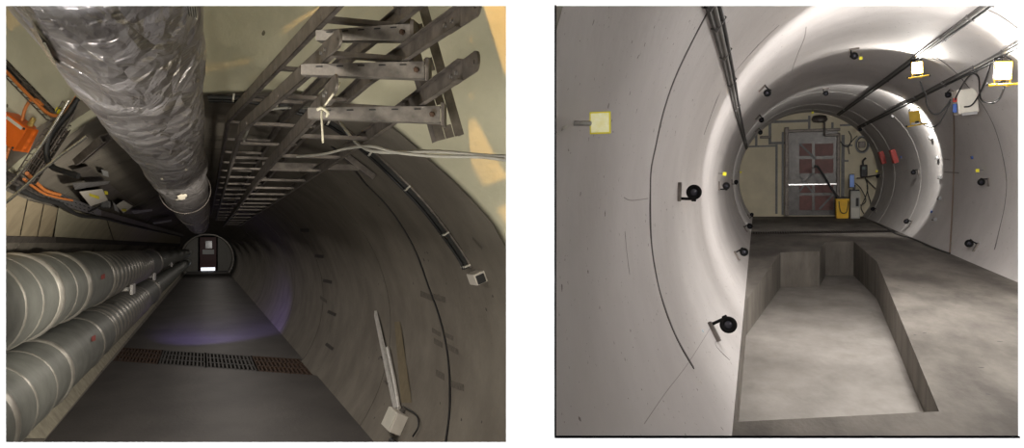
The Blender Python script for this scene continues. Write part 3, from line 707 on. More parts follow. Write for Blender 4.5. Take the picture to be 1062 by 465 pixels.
blade([(158, 231), (178, 228), (178, 230), (160, 233)], 'farthest grey bracket blade towards the tunnel end')
t = thing('electrical_box', 'grey box with two yellow labels under the nearest bracket blade', 'box', LF, LF.cyl(97, 205))
MB().patch([(82, 199), (106, 196), (112, 208), (94, 214)], LF.cyl, .14, .13, 4, 3).build('housing', off_box, t)
MB().patch([(93, 201), (103, 204), (103, 207), (93, 203.5)], LF.cyl, .15, .008, 2, 1).build('yellow_label', yellow, t)
MB().patch([(108, 198), (112, 199), (112, 202), (109, 202)], LF.cyl, .15, .012, 2, 1).build('yellow_label', yellow, t)
t = thing('pale_fitting', 'pale light fitting with a yellow label beyond the black plug', 'light fitting', LF, LF.cyl(127, 215))
MB().patch([(120, 213), (128, 208), (138, 214), (128, 221)], LF.cyl, .16, .15, 3, 3).build('housing', pale_plast, t)
MB().patch([(117, 209), (121, 214), (124, 221), (119, 218)], LF.cyl, .18, .04, 3, 2).build('end_cap', gray_led, t)
MB().patch([(126, 217), (131, 217), (131, 219.5), (127, 219.5)], LF.cyl, .17, .01, 2, 1).build('yellow_label', yellow, t)
t = thing('black_plug', 'small black plug hanging between the grey box and pale fitting', 'plug', LF, LF.cyl(110, 212))
p = LF.cyl(110, 212, .12); MB().box(p, (.12, .16, .10), bev=.02).build('plug_body', black_rub, t)
MB().tube([p+V((0, 0, .02)), p+V((-.08, -.1, -.04)), LF.cyl(100, 216, .12), LF.cyl(92, 220, .12)], .01, 8, 4).build('lead', black_rub, t)
one('glow_tag', yellow, LF, MB().lathe([(.028, 0), (.028, .012)], on_hw(65, 116, .03), HN, 12), 'tiny yellow tag on the portal wall beside the orange cable loop', 'tag')

# ================================================================== SETTING : right tunnel
rf = flo(RF)
def rstart(th):
    x = RF.cx+RF.R*math.cos(th); z = RF.cz+RF.R*math.sin(th)
    y = (YW+TH+.02-x*RF.r.y-z*RF.u.y)/RF.a.y
    return max(1.86, y)
shell(RF, 'wall_tunnel.001', shell_white, rf-.002, PI-rf+.002, rstart, END_R+.3, 120, .02, 14)
MB().box((.002, 2.72, .2), (.01, 2.96, 4.6)).build('wall_partition', conc_beige, kind='structure')
HX = math.cos(rf)*RF.R
PITPX = [(752, 437), (766, 312), (809.5, 262), (850, 260.5), (856, 251), (885.5, 250.5), (909.5, 271.5), (974, 427)]
pit = [RF.on_z(*q, -RF.H) for q in PITPX]
pit[0].x = max(pit[0].x, RF.cx-HX+.015); pit[1].x = max(pit[1].x, RF.cx-HX+.015)
PZ = lambda y: -1.66-.50*max(0, min(1, (y-4.6)/11.4))
bm = bmesh.new(); x0, x1 = RF.cx-HX-.03, RF.cx+HX+.03
gr0, gr1 = RF.on_z(774, 243.5, -RF.H), RF.on_z(936, 241.0, -RF.H)
gq0, gq1 = RF.on_z(774, 240.5, -RF.H), RF.on_z(936, 238.3, -RF.H)
ga, gb = xline(gr0, gr1, x0), xline(gr0, gr1, x1); gc, gd = xline(gq0, gq1, x0), xline(gq0, gq1, x1)
def filled(outer, holes, name, m, fr, thick=None):
    crv = bpy.data.curves.new('tmp', 'CURVE'); crv.dimensions = '2D'; crv.fill_mode = 'FRONT'
    for lp in [outer]+holes:
        sp_ = crv.splines.new('POLY'); sp_.points.add(len(lp)-1); sp_.use_cyclic_u = True
        for i, p in enumerate(lp): sp_.points[i].co = (p.x, p.y, 0, 1)
    ob = bpy.data.objects.new('tmp', crv); COL.objects.link(ob)
    dg = bpy.context.evaluated_depsgraph_get(); me = bpy.data.meshes.new_from_object(ob.evaluated_get(dg))
    vs = [(v.co.x, v.co.y) for v in me.vertices]; fs = [list(p.vertices) for p in me.polygons]
    bpy.data.objects.remove(ob); bpy.data.curves.remove(crv); bpy.data.meshes.remove(me)
    return vs, fs
yfl = 2.9
vs, fs = filled([V((x0, yfl, 0)), V((x1, yfl, 0)), gb, ga], [pit], '', None, RF)
mb = MB(); mb.add([V((a_, b_, -RF.H)) for a_, b_ in vs], fs)
mb.prism([gc, gd, V((x1, END_R+.1, -RF.H)), V((x0, END_R+.1, -RF.H))], (0, 0, -.3))
mb.build('floor.001', floor_r, None, RF, kind='structure')
n = len(pit); mb = MB()
mb.add([p.copy() for p in pit]+[V((p.x, p.y, PZ(p.y))) for p in pit], [(i, (i+1) % n, n+(i+1) % n, n+i) for i in range(n)]); mb.build('wall_pit', pit_wall, None, RF, kind='structure')
mb = MB(); mb.add([V((p.x, p.y, PZ(p.y))) for p in pit], [tuple(range(n))]); mb.build('floor_pit', floor_pit, None, RF, kind='structure')
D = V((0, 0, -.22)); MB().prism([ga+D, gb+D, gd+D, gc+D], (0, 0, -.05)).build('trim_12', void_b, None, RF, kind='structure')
t = thing('drain_grate', 'narrow slotted drain grate across the floor before the taped door', 'grate', RF, (ga+gd)/2)
f = MB(); T = (0, 0, -.03)
for e in ((0, .08), (.92, 1)): f.prism([lerp(ga, gc, e[0]), lerp(gb, gd, e[0]), lerp(gb, gd, e[1]), lerp(ga, gc, e[1])], T)
f.build('frame', dark_mark, t); f = MB()
for k in range(60):
    u0 = k/60; u1 = u0+.006; f.prism([lerp(ga, gb, u0), lerp(ga, gb, u1), lerp(gc, gd, u1), lerp(gc, gd, u0)], T)
f.build('bars', dark_mark, t)
# end wall
MB().lathe([(2.3, 0), (2.3, .2)], (RF.cx, END_R, RF.cz), (0, 1, 0), 64, False).build('wall_end.001', bulk_beige, None, RF, kind='structure')
# joints and rings of the shell
groove = mat('shell_groove', (.13, .12, .115), .9); hair = mat('hairline', (.30, .28, .27), .9); litj = mat('lit_joint', (.80, .78, .75), .7)  # the pale one paints in the light caught by the far joints
joint(RF, [(742, -6), (737, 6), (718, 42), (700, 80), (688, 115), (680, 150), (675, 175), (674, 200), (675, 250), (680, 285), (686, 310), (700, 348), (719, 382)], .011, 'trim_13', groove)
joint(RF, [(948, 52), (972, 60), (993, 77), (1006, 92), (1020, 110), (1030.6, 130), (1038.7, 156), (1044, 188), (1042, 214), (1037, 236.5), (1031.6, 259)], .010, 'trim_14', groove)
joint(RF, [(1019, 8), (1035, 15), (1050, 25), (1064, 36)], .007, 'trim_15', groove)
joint(RF, [(808, 26), (790, 43), (770, 65), (755, 84), (745, 100), (730, 140)], .005, 'trim_16', hair)
joint(RF, [(836, 28), (834, 40), (827, 57), (821, 74)], .006, 'trim_17', hair)
joint(RF, [(647, 205), (655, 208), (672, 206)], .0025, 'trim_18', hair); joint(RF, [(737, 340), (715, 375), (690, 408), (668, 440)], .002, 'trim_19', hair)
joint(RF, [(648, 240), (650, 262), (653, 285)], .0025, 'trim_20', hair); joint(RF, [(747, 350), (742, 358), (757, 374)], .003, 'trim_21', hair)
for i, px in enumerate((955, 928, 916, 906)): ring(RF, RF.cyl(px, 178).y, .008+.003*i, 'trim_%d' % (23+i), litj)

# cable trunking on the shell
def trunk(pts, w_, label):
    P = [p for p in spline([RF.cyl(*q, 0) for q in pts], 5) if p.y < END_R-.08]; Nn = [RF.nrm(p) for p in P]
    t = thing('cable_trunking', label, 'cable trunking', RF, P[len(P)//2], None, 'cable trunking along the white shell')
    MB().sweep(P, Nn, w_, .03, -.005).build('channel', mat('trunk_grey', (.10, .095, .09), .7), t)
    for s in (-.36, .1):
        pp = []
        for i, p in enumerate(P):
            tt = (P[min(i+1, len(P)-1)]-P[max(i-1, 0)]).normalized(); pp.append(p+tt.cross(Nn[i])*(s*w_)+Nn[i]*.03)
        MB().tube(pp, w_*.16, 8).build('cable', dark_cable if s < 0 else mat('grey_sheath', (.17, .165, .155), .7), t)
    for i in range(3, len(P)-1, 4):
        tt = (P[i+1]-P[i-1]).normalized(); b_ = tt.cross(Nn[i]); MB().box(P[i]+Nn[i]*.02, (w_*1.2, .02, .05), b_, tt, Nn[i]).build('clip', MATS['trunk_grey'], t)
trunk([(733, -8), (738, 8), (748, 46), (757, 84), (765, 120), (774, 154)], .085, 'dark cable trunking down the left side of the white shell')
trunk([(1032, -3), (1019.6, 7.5), (985, 33), (950, 59), (910, 89), (865, 122)], .085, 'upper cable trunking on the right crown, above the near work lamp')
trunk([(1070, 38), (1054.5, 47.4), (1020, 66), (980, 86), (940, 107), (885, 135)], .085, 'lower cable trunking on the right shell, passing the cream box')

# ------------------------------------------------------------------ end wall: door, tape, equipment
EY = END_R
def er(q0, q1, th, off=0.0):          # a flat bar on the end wall between two photo corners
    a, b = RF.on_y(*q0, EY), RF.on_y(*q1, EY)
    return ((a.x+b.x)/2, EY-th/2-off, (a.z+b.z)/2), (abs(b.x-a.x), th, abs(b.z-a.z))
a, b = RF.on_y(817, 222, EY), RF.on_y(869, 136, EY)
dr = MB().box(*er((816, 223.5), (869, 136), .06)).build('door_2', door_sheet, None, RF, V(((a.x+b.x)/2, EY, -RF.H)), 'structure')
fm = MB()
for q in (((813.5, 224), (818, 132)), ((867, 224), (871, 138)), ((813.5, 138), (871, 133))): fm.box(*er(*q, .16), bev=.02)
fm.build('door_frame', steel_dark, dr)
for q in (((829, 162), (842, 149)), ((845, 162), (864, 149)), ((829, 180), (842, 165)), ((845, 180), (864, 165)), ((829, 200), (842, 192)), ((845, 200), (864, 192)), ((829, 218), (842, 203)), ((845, 218), (864, 203))):
    MB().box(*er(*q, .03, .06), bev=.005).build('maroon_panel', door_mar, dr)
g = MB()
for q in (((816, 192.5), (869, 190)),): g.box(*er(*q, .05, .10), bev=.01)
g.build('push_bar', mat('bright_bar', (.85, .85, .84), .25, .9), dr)
g = MB()
for (a_, b_) in (((829, 149), (846, 165)), ((829, 182), (843, 200)), ((829, 199), (842, 180)), ((850, 217), (864, 202))):
    A, B = RF.on_y(*a_, EY-.11), RF.on_y(*b_, EY-.11); ax = (B-A); L_ = ax.length; ax.normalize()
    g.box((A+B)/2, (.06, .012, L_), V((0, 1, 0)).cross(ax), V((0, 1, 0)), ax)
g.build('tape_strips', tape_grey, dr)
tp = [((804, 222), (806.5, 150)), ((776, 153), (806, 150.5)), ((783, 152), (785.5, 139)), ((797, 150), (800, 127)), ((800, 128), (838, 124)), ((810.5, 223), (813, 137)), ((838, 134), (840.5, 120)), ((862, 140), (864.5, 127)), ((872, 222), (876, 140)), ((873, 152), (884, 150)), ((874, 168), (880, 166)), ((871, 131), (888, 128.5)), ((798, 150), (814, 147))]
for i, q in enumerate(tp):
    MB().box(*er(*q, .03), bev=.004).build('trim_%d' % (30+i), tape_grey, None, RF, kind='structure')
# vacuum cleaner : yellow bin with hose
EQ = RF.on_z(873, 226.5, -RF.H); yq = EQ.y
t = thing('yellow_bin', 'bright yellow plastic bin on the floor before the taped door', 'bin', RF, EQ)
a, b = RF.on_y(866.5, 226.5, yq), RF.on_y(880, 206, yq); w0, h0 = b.x-a.x, b.z-a.z; cxm = (a.x+b.x)/2
m_ = MB(); m_.rings([[V((cxm+sx_*w0/2*k, yq+sy*.2*k, -RF.H+zz)) for sx_, sy in ((-1, -1), (1, -1), (1, 1), (-1, 1))] for zz, k in ((0, .84), (.02, .9), (h0*.9, 1.0), (h0*.93, 1.06), (h0, 1.06))], True, False); m_.build('body', bin_yel, t)
MB().box((cxm, yq, -RF.H+h0+.02), (w0*.98, .4, .05), bev=.02).build('black_lid', black_rub, t)
MB().tube([RF.on_y(870, 209, yq-.23), RF.on_y(872, 220, yq-.25), RF.on_y(878, 220, yq-.25), RF.on_y(880, 208, yq-.23)], .012, 8, 5).build('looped_cord', black_rub, t)
cab('vacuum_hose', [RF.on_y(870, 206, yq-.1), RF.on_y(866, 201, yq-.1), RF.on_y(860, 192, yq-.1), RF.on_y(854, 182, yq-.1), RF.on_y(850, 176, yq-.1), RF.on_y(847, 172.5, yq-.1), RF.on_y(844, 173, yq-.1)], .032, black_rub, 'long black hose leaning up out of the yellow bin', 'hose', RF)
# grey cabinet with screen
CQ = RF.on_z(886, 226.5, -RF.H); yc = CQ.y
t = thing('grey_cabinet', 'grey equipment cabinet beside the yellow bin', 'cabinet', RF, CQ)
a, b = RF.on_y(881, 226.5, yc), RF.on_y(891, 198, yc); w0, h0 = b.x-a.x, b.z-a.z; cxm = (a.x+b.x)/2
MB().box((cxm, yc, -RF.H+h0/2), (w0, .5, h0), bev=.015).build('case', cab_grey, t)
MB().box((cxm+w0*.2, yc-.26, -RF.H+h0*.6), (w0*.3, .05, h0*.3), bev=.01).build('dark_panel', black_rub, t)
MB().box((cxm, yc-.26, -RF.H+h0*.22), (w0*.8, .02, h0*.36), bev=.005).build('door_panel', pale_plast, t)
t = thing('monitor', 'small upright screen glowing blue on top of the grey cabinet', 'monitor', RF, (cxm, yc, -RF.H+h0))
zb_ = -RF.H+h0
MB().box((cxm, yc, zb_+.02), (w0*.95, .3, .04), bev=.01).build('base', black_rub, t); MB().box((cxm, yc, zb_+.1), (.06, .06, .16)).build('stem', black_rub, t)
a, b = RF.on_y(880.5, 195, yc), RF.on_y(886, 180.5, yc)
MB().box(((a.x+b.x)/2, yc-.05, (a.z+b.z)/2), (b.x-a.x, .06, b.z-a.z), bev=.01).build('casing', black_rub, t)
MB().box(((a.x+b.x)/2, yc-.082, (a.z+b.z)/2), ((b.x-a.x)*.8, .01, (b.z-a.z)*.86)).build('screen', screen_m, t)
# instrument and shelf on the wall
def eq(name, q0, q1, th, off, m, label, cat): return one(name, m, RF, MB().box(*er(q0, q1, th, off), bev=.02), label, cat)
t = thing('wall_instrument', 'black instrument box on the end wall above the cabinet', 'instrument', RF, RF.on_y(895, 178, EY))
MB().box(*er((891.5, 184), (898.5, 171), .3, 0), bev=.03).build('case', black_rub, t); MB().box(*er((893, 176), (896, 173), .02, .30)).build('display', mat('dim_display', (.08, .14, .12), .3), t)
MB().tube([RF.on_y(895, 171, EY-.2), RF.on_y(895, 167, EY-.2), RF.on_y(898, 164, EY-.2)], .03, 8, 3).build('antenna', black_rub, t)
t = thing('wall_shelf', 'thin metal shelf frame beside the black instrument', 'shelf', RF, RF.on_y(898, 188, EY))
m_ = MB()
for q in (((889, 185), (909, 182)), ((898, 186), (908, 196))):
    m_.tube([RF.on_y(*q[0], EY-.15), RF.on_y(*q[1], EY-.8)], .02, 6)
m_.tube([RF.on_y(889, 185, EY-.15), RF.on_y(889, 185, EY+.02)], .02, 6); m_.tube([RF.on_y(898, 186, EY-.15), RF.on_y(898, 186, EY+.02)], .02, 6); m_.build('frame', steel_dark, t)
MB().prism([RF.on_y(889, 185, EY), RF.on_y(904, 183, EY), RF.on_y(904, 183, EY)+V((0, -.3, 0)), RF.on_y(889, 185, EY)+V((0, -.3, 0))], (0, 0, .02)).build('board', steel_dark, t)
def wires(name, qs, label, off=.12, r=.014): cab(name, [RF.on_y(*q, EY-off) for q in qs], r, dark_cable, label, 'cable', RF, 'loose cables on the end wall')
wires('cable', [(897, 184), (900, 195), (897, 206), (893, 215), (896, 222)], 'dark cable hanging from the black instrument down to the floor')
wires('cable', [(887, 190), (893, 196), (898, 208), (892, 213), (888, 208)], 'dark cable looping off the monitor to the cabinet side', .4)
wires('cable', [(868, 141), (874, 150), (880, 152), (883, 143), (880, 136)], 'dark cable looping beside the upper right corner of the door')
wires('cable', [(881, 160), (880, 152), (884, 146), (889, 141)], 'short dark cable above the monitor on the end wall')
wires('cable', [(899, 186), (900, 200), (903, 212), (899, 223)], 'dark cable falling straight from the wall shelf')
t = thing('cable_reel', 'grey oval reel of cable high on the right of the end wall', 'reel', RF, RF.on_y(895, 149, EY))
c = RF.on_y(894, 150, EY-.08); 
for k in range(4):
    P = [c+V((.16*math.cos(a_)*(1+.06*k), -.03*k, .22*math.sin(a_)*(1+.05*k))) for a_ in [2*PI*i/28 for i in range(29)]]
    MB().tube(P, .022, 8).build('coil', gray_led if k % 2 else dark_cable, t)
MB().box(c+V((0, .05, 0)), (.2, .08, .2), bev=.02).build('hook', steel_dark, t)
t = thing('ceiling_fitting', 'dark oval lamp fitting above the taped door', 'lamp', RF, RF.on_y(850, 124, EY))
c = RF.on_y(850, 124, EY-.15); m_ = MB(); m_.lathe([(.05, .12), (.2, .1), (.24, .0), (.2, -.06), (.06, -.08)], c, (0, -.3, 1), 20); m_.build('shade', steel_dark, t)
MB().tube([c+V((0, 0, .08)), c+V((0, .17, .14))], .03, 8).build('stem', steel_dark, t)
eq('door_closer', (855, 142), (870, 139), .12, .16, steel_dark, 'dark door closer arm over the right door corner', 'door closer')
eq('junction_box', (788, 144), (800, 141), .14, 0, steel_dark, 'long dark junction box on the upper left of the end wall', 'junction box')
one('conduit', steel_dark, RF, MB().tube([RF.on_y(855, 141, EY-.2), RF.on_y(855, 128, EY-.2), RF.on_y(851, 124, EY-.12)], .03, 8), 'dark pipe from the door closer up to the oval lamp fitting', 'pipe')
for q, lab in (((917, 163), 'left, farther one of the two red boxes on the right shell'), ((929.3, 161.5), 'right, nearer one of the two red boxes on the right shell')):
    t, p, rt = wall_box('red_call_box', *q, (.36, .34, .12), red_paint, lab, 'box', RF, None, 0, 'lid', 'red boxes on the right shell')
    MB().box((0.02, -.02, .122), (.22, .2, .012), bev=.004).build('front_plate', mat('dark_red', (.25, .015, .01), .4), t)

# ------------------------------------------------------------------ survey prisms, targets, sensors
prism_black = mat('prism_black', (.006, .006, .006), .75)
prism_black.node_tree.nodes['Principled BSDF'].inputs['Specular IOR Level'].default_value = .15
def prism_proto(label, g=1):
    t = thing('survey_prism', label, 'survey prism', RF, (0, 0, 0), ((1, 0, 0), (0, 1, 0), (0, 0, 1)), 'black survey prisms round the white shell')
    MB().box((0, 0, .012), (.125, .05, .022), bev=.003).build('wall_plate', steel_dark, t)
    MB().tube([V((.045*g, 0, .01)), V((.045*g, 0, .085)), V((.01*g, -.005, .10))], .010, 8).build('arm', prism_black, t)
    c = V((0, 0, .105))
    MB().lathe([(.030, .03), (.046, .022), (.05, 0), (.05, -.018), (.044, -.022), (.030, -.022), (.026, -.012), (.0, -.010)], c, (0, 1, 0), 24, True, False).build('prism_housing', prism_black, t)
    MB().lathe([(.024, -.014), (.02, -.02), (.0005, -.022)], c, (0, 1, 0), 16).build('prism_glass', mat('prism_glass', (.03, .03, .04), .08), t)
    MB().box(c+V((.052*g, 0, .0)), (.018, .02, .03), bev=.004).build('knob', prism_black, t)
    return t
# pixel of the disc, spin, scale, label
PR = [((703, 199), .0, 1.0, 'large black prism at mid height on the left shell, beside the long joint'),
      ((739, 345), -.25, 1.12, 'lowest black prism on the left shell, above the near pit edge'),
      ((745, 193), .0, 1.0, 'black prism on the left shell just below the yellow square'),
      ((758.5, 189), .0, .9, 'black prism on the left shell, next beyond the one under the yellow square'),
      ((767, 185.5), .0, .9, 'black prism farthest along the left shell, under the tiny yellow dot'),
      ((763.5, 266), -.2, 1.1, 'black prism low on the left shell, beside the middle of the pit'),
      ((772.5, 238), -.2, 1.1, 'black prism low on the left shell, level with the floor grate'),
      ((776, 225), -.2, 1.0, 'small black prism low on the left shell by the end wall corner'),
      ((790, 91), .3, 1.0, 'black prism on the left crown, nearest of the three in a row there'),
      ((785.5, 121), .3, 1.0, 'black prism on the left crown, second of three going towards the door'),
      ((785, 134.5), .3, 1.1, 'black prism on the left crown, third of three and closest to the door'),
      ((856.5, 91.5), .0, 1.0, 'black prism at the top of the crown, above the door'),
      ((886, 50), .3, 1.0, 'black prism on the crown with a yellow square hanging below it'),
      ((953, 178.5), .0, 1.0, 'black prism at mid height on the far right shell, by the bright joint'),
      ((914, 183), .0, .9, 'black prism on the right shell close to the yellow dot near the end wall'),
      ((1026, 189), .0, 1.0, 'black prism on the near right shell, below the yellow square'),
      ((1013, 257), .15, 1.1, 'black prism low on the near right shell, close to the floor'),
      ((945, 232.5), .15, 1.0, 'black prism low on the right shell, above the floor edge halfway along'),
      ((909, 219), .1, 1.0, 'black prism low on the right shell, near the end of the grate'),
      ((895, 132), .0, .9, 'small black prism on the far right shell under the lower trunking'),
      ((988.5, 94), .2, .85, 'small black prism just left of the cream box under the lamps')]
proto = prism_proto(PR[0][3]); flipped = prism_proto(PR[1][3], -1)
for i, (q, sp_, sc, lab) in enumerate(PR):
    o = proto if i == 0 else (flipped if i == 1 else copy_tree(flipped if i in (5, 6, 8, 9, 10) else proto)); o['label'] = lab
    p = RF.cyl(*q); place(o, RF, p, wall_rot(RF, p, sp_), sc*1.1)
# yellow square targets on pegs
def target_proto(label):
    t = thing('yellow_target', label, 'survey target', RF, (0, 0, 0), ((1, 0, 0), (0, 1, 0), (0, 0, 1)), 'yellow square survey targets')
    MB().tube([V((0, 0, -.01)), V((0, 0, .13))], .007, 8).build('peg', steel_dark, t)
    f_ = MB().box((0, 0, .16), (.098, .008, .098), bev=.003).build('plate', yellow, t)
    MB().box((0, -.0055, .16), (.08, .003, .08)).build('reflective_face', mat('yellow_face', (.96, .88, .03), .5, var=.03), f_)
    return t
TG = [((745, 180), .55, 'yellow square target at mid height on the left shell above a black prism'),
      ((765, 178.5), .55, 'tiny yellow target at the far end of the left shell'),
      ((893, 55), .5, 'yellow square target hanging from the crown under a black prism'),
      ((843, 113), .7, 'small yellow target at the top of the crown above the door'),
      ((1020, 176.5), .55, 'yellow square target on the near right shell above a black prism'),
      ((913.5, 177.3), .7, 'small yellow target on the right shell by the black prism near the end wall')]
for i, (q, sc, lab) in enumerate(TG):
    o = target_proto(lab) if i == 0 else copy_tree(tp0)
    if i == 0: tp0 = o
    o['label'] = lab; p = RF.cyl(*q); place(o, RF, p, wall_rot(RF, p, 0), sc)
# the near big target on its clamp
p = RF.cyl(590, 128); tc_ = RF.on_y(622.5, 127.5, RF.cyl(622, 128).y-.35)
t = thing('yellow_target', 'biggest yellow square target, its glare painted white, on a grey arm at far left', 'survey target', RF, p, None, 'yellow square survey targets')
a0_ = RF.on_y(582, 134, RF.cyl(582, 134).y-.0); a1_ = RF.on_y(589, 128, tc_.y-.03)
pl = MB().box(tc_, (.064, .006, .066), bev=.003).build('plate', yellow, t)
MB().box(tc_+V((0, -.005, 0)), (.054, .003, .056)).build('reflective_face', yellow_glare, pl)
e_ = RF.on_y(613, 128, tc_.y)
MB().tube([a1_, e_], .0085, 10).build('arm', steel, t)
MB().lathe([(.014, -.012), (.014, .012)], a1_, (1, 0, 0), 8, False).build('clamp_nut', steel_dark, t)
MB().tube([a0_, a1_], [.006, .014], 10).build('wall_rod', steel, t)
# little grey sensors and blue dots
SE = [((966, 142), 'topmost small grey sensor in the curved column on the right shell'), ((973, 163), 'second small grey sensor from the top of the curved column'), ((976, 184), 'third small grey sensor down the curved column on the right shell'), ((975.5, 206), 'fourth small grey sensor down the curved column on the right shell'), ((970.5, 228), 'lowest small grey sensor of the curved column, nearest the floor'), ((926, 120), 'small grey sensor on the far right crown just below the lower trunking')]
s0 = None
for q, lab in SE:
    p = RF.cyl(*q)
    if s0 is None:
        s0 = thing('tilt_sensor', lab, 'sensor', RF, p, wall_rot(RF, p), 'grey sensors down the right shell')
        MB().box((0, 0, .025), (.07, .16, .05), bev=.008).build('body', gray_led, s0); MB().box((-.028, 0, .03), (.016, .15, .05)).build('dark_base', dark_mark, s0)
    else:
        o = copy_tree(s0); o['label'] = lab; place(o, RF, p, wall_rot(RF, p))
for q, lab in (((1008.5, 163.5), 'small blue marker on the near right shell above the yellow target'), ((966.5, 220), 'small blue marker beside the lowest grey sensors'), ((934.5, 163), 'small blue marker beside the nearer red box')):
    p = RF.cyl(*q); one('blue_marker', blue_stick, RF, MB().box(p+RF.nrm(p)*.01, (.05, .10, .02), *wall_rot(RF, p), .004), lab, 'marker', 'blue markers on the shell')
p = RF.cyl(728.5, 343.5); one('pale_marker', mat('pale_blue', (.62, .72, .80), .4), RF, MB().lathe([(.013, 0), (.010, .006)], p, RF.nrm(p), 12), 'tiny pale blue dot left of the lowest prism on the left shell', 'marker')
# bare bracket pegs
for q0, q1, lab in (((979, 165), (985, 166), 'upper small grey peg beside the hanging cable'), ((979, 178.5), (994, 179.5), 'lower small grey peg crossing the hanging cable')):
    one('peg', steel_dark, RF, MB().tube([RF.cyl(*q0, -.005), RF.cyl(*q1, .03)], .009, 8), lab, 'peg', 'pegs on the right shell')

# ------------------------------------------------------------------ work lamps, cream box, cables
def flood(px, py, y, s, face, label, lit=True, tilt=0.0, k=1.0):
    """halogen work lamp: frame, glass, top handle and H-shaped stand; face = +1 away from viewer"""
    p = RF.on_y(px, py, y)
    c, sn = math.cos(tilt), math.sin(tilt)
    X = V((c, 0, sn)); Zv = V((-sn, 0, c)); Yv = V((0, 1, 0))
    t = thing('work_lamp', label, 'work lamp', RF, p, (X, Yv, Zv), 'yellow work lamps on the right shell')
    w_, h_ = s, s*1.2
    hz = MB(); f = -1 if face < 0 else 1
    hz.box((0, -f*.02, 0), (w_, .03, h_), bev=.008); hz.build('housing', yellow_enamel, t)
    fr_ = MB()
    for a_ in (-1, 1): fr_.box((a_*w_/2, 0, 0), (w_*.06, .05, h_*1.03)); fr_.box((0, 0, a_*h_/2), (w_, .05, w_*.06))
    fr_.build('rim', yellow_enamel, t)
    MB().box((0, f*.015, 0), (w_*.92, .03, h_*.92), bev=.006).build('glass', bulb_m if lit else pale_plast, t)
    hd = MB().tube([V((-w_*.45, 0, h_*.52)), V((-w_*.5, -f*.05, h_*.66)), V((-w_*.3, -f*.08, h_*.78)), V((w_*.3, -f*.08, h_*.78)), V((w_*.5, -f*.05, h_*.66)), V((w_*.45, 0, h_*.52))], w_*.045, 8, 3); hd.build('handle', black_rub, t)
    st = MB(); L_ = w_*.95*k; zb = -h_*.80
    st.tube([V((-w_*.46, 0, -h_*.4)), V((-w_*.46, 0, zb)), V((w_*.46, 0, zb)), V((w_*.46, 0, -h_*.4))], w_*.06, 8)
    for a_ in (-1, 1): st.tube([V((a_*w_*.5, -.14, zb)), V((a_*w_*.5, .14, zb))], w_*.07, 8)
    st.tube([V((-L_, -.10, zb-.01)), V((L_, -.10, zb+.005))], w_*.075, 8); st.build('stand', yellow_enamel, t)
    for a_ in (-1, 1): MB().tube([V((a_*L_*.98, -.10, zb)), V((a_*L_*1.14, -.10, zb))], w_*.10, 8).build('rubber_foot', black_rub, t)
    MB().box((w_*.1, -f*.06, -h_*.55), (w_*.35, .06, w_*.25), bev=.01).build('connection_box', black_rub, t)
    return t, p
pA = RF.cyl(951, 72); pB = RF.cyl(1040, 74); pC = RF.cyl(948, 122)
tA, A_ = flood(951, 70.5, pA.y-1.0, .145, -1, 'lit work lamp hanging under the upper trunking, left of the cream box', tilt=.05)
tB, B_ = flood(1040, 73.5, pB.y-.7, .175, -1, 'brightest lit work lamp, at the far right under the lower trunking', tilt=-.04)
tC, C_ = flood(948.5, 121, pC.y-1.2, .175, 1, 'work lamp showing its yellow back, turned to light the far shell', True, tilt=.12)
def hang(q, lamp, label):
    one('hanger_wire', steel_dark, RF, MB().tube([RF.cyl(*q, -.01), lamp+V((0, .0, .12))], .006, 6), label, 'wire', 'wires holding the work lamps')
hang((953, 58), A_, 'thin wire holding the lamp under the upper trunking'); hang((1037, 58), B_, 'thin wire holding the brightest lamp at far right'); hang((945, 106), C_, 'thin wire holding the lamp turned to the far shell')
t = thing('cream_box', 'cream electrical box under the lower trunking between the lamps', 'electrical box', RF, RF.cyl(1001, 98))
p = RF.cyl(1011, 98); c = p+RF.nrm(p)*.16
X, Yv, Z = V((1, 0, .10)).normalized(), V((0, 1, 0)), V((-.10, 0, 1)).normalized()
MB().box(c, (.27, .30, .36), X, Yv, Z, .015).build('case', off_box, t)
MB().box(c+Yv*-.155, (.24, .02, .33), X, Yv, Z, .008).build('cover', pale_plast, t)
MB().box(c+Yv*-.16-Z*.19, (.20, .05, .04), X, Yv, Z, .005).build('socket_row', gray_led, t)
m_ = MB(); m_.box((c+p)/2, (.06, .06, (c-p).length), V((0, 1, 0)).cross(RF.nrm(p)), V((0, 1, 0)), RF.nrm(p)); m_.build('wall_bracket', steel, t)
one('plug', blue_stick, RF, MB().box(c+V((-.165, -.12, -.10)), (.05, .06, .13), bev=.01), 'blue plug on the left side of the cream box', 'plug')
one('plug', red_paint, RF, MB().box(c+V((-.165, -.12, .02)), (.05, .05, .06), bev=.01), 'red plug on the left side of the cream box', 'plug')
RC = lambda *q: [RF.on_y(x, y, d) for x, y, d in q]
yA, yB, yC, yX = A_.y, B_.y, C_.y, c.y-.2
def lc(pts, label): cab('lamp_cable', [RF.on_y(x, y, min(d, RF.cyl(x, y).y-.25)) for x, y, d in pts], .011, black_rub, label, 'cable', RF, 'black lamp cables by the cream box')
lc([(954, 84, yA), (957, 93, yA), (960, 98, yA), (961, 108, yX), (966, 117, yX), (972, 118.5, yX), (980, 112, yX), (986, 103, yX)], 'black cable from the lamp under the upper trunking to the plugs')
lc([(954, 126, yC), (961, 131, yC), (967, 132, yX), (974, 128, yX), (979, 120, yX), (986, 106, yX)], 'black cable from the lamp showing its yellow back to the plugs')
lc([(990, 104, yX), (996, 92, yX), (1004, 80, yX), (1010, 76.5, yX), (1015, 81, yX), (1016, 95, yX), (1018, 104, yX), (1028, 107, yB), (1036, 103, yB), (1042, 90, yB)], 'black cable arching over the cream box to the brightest lamp')
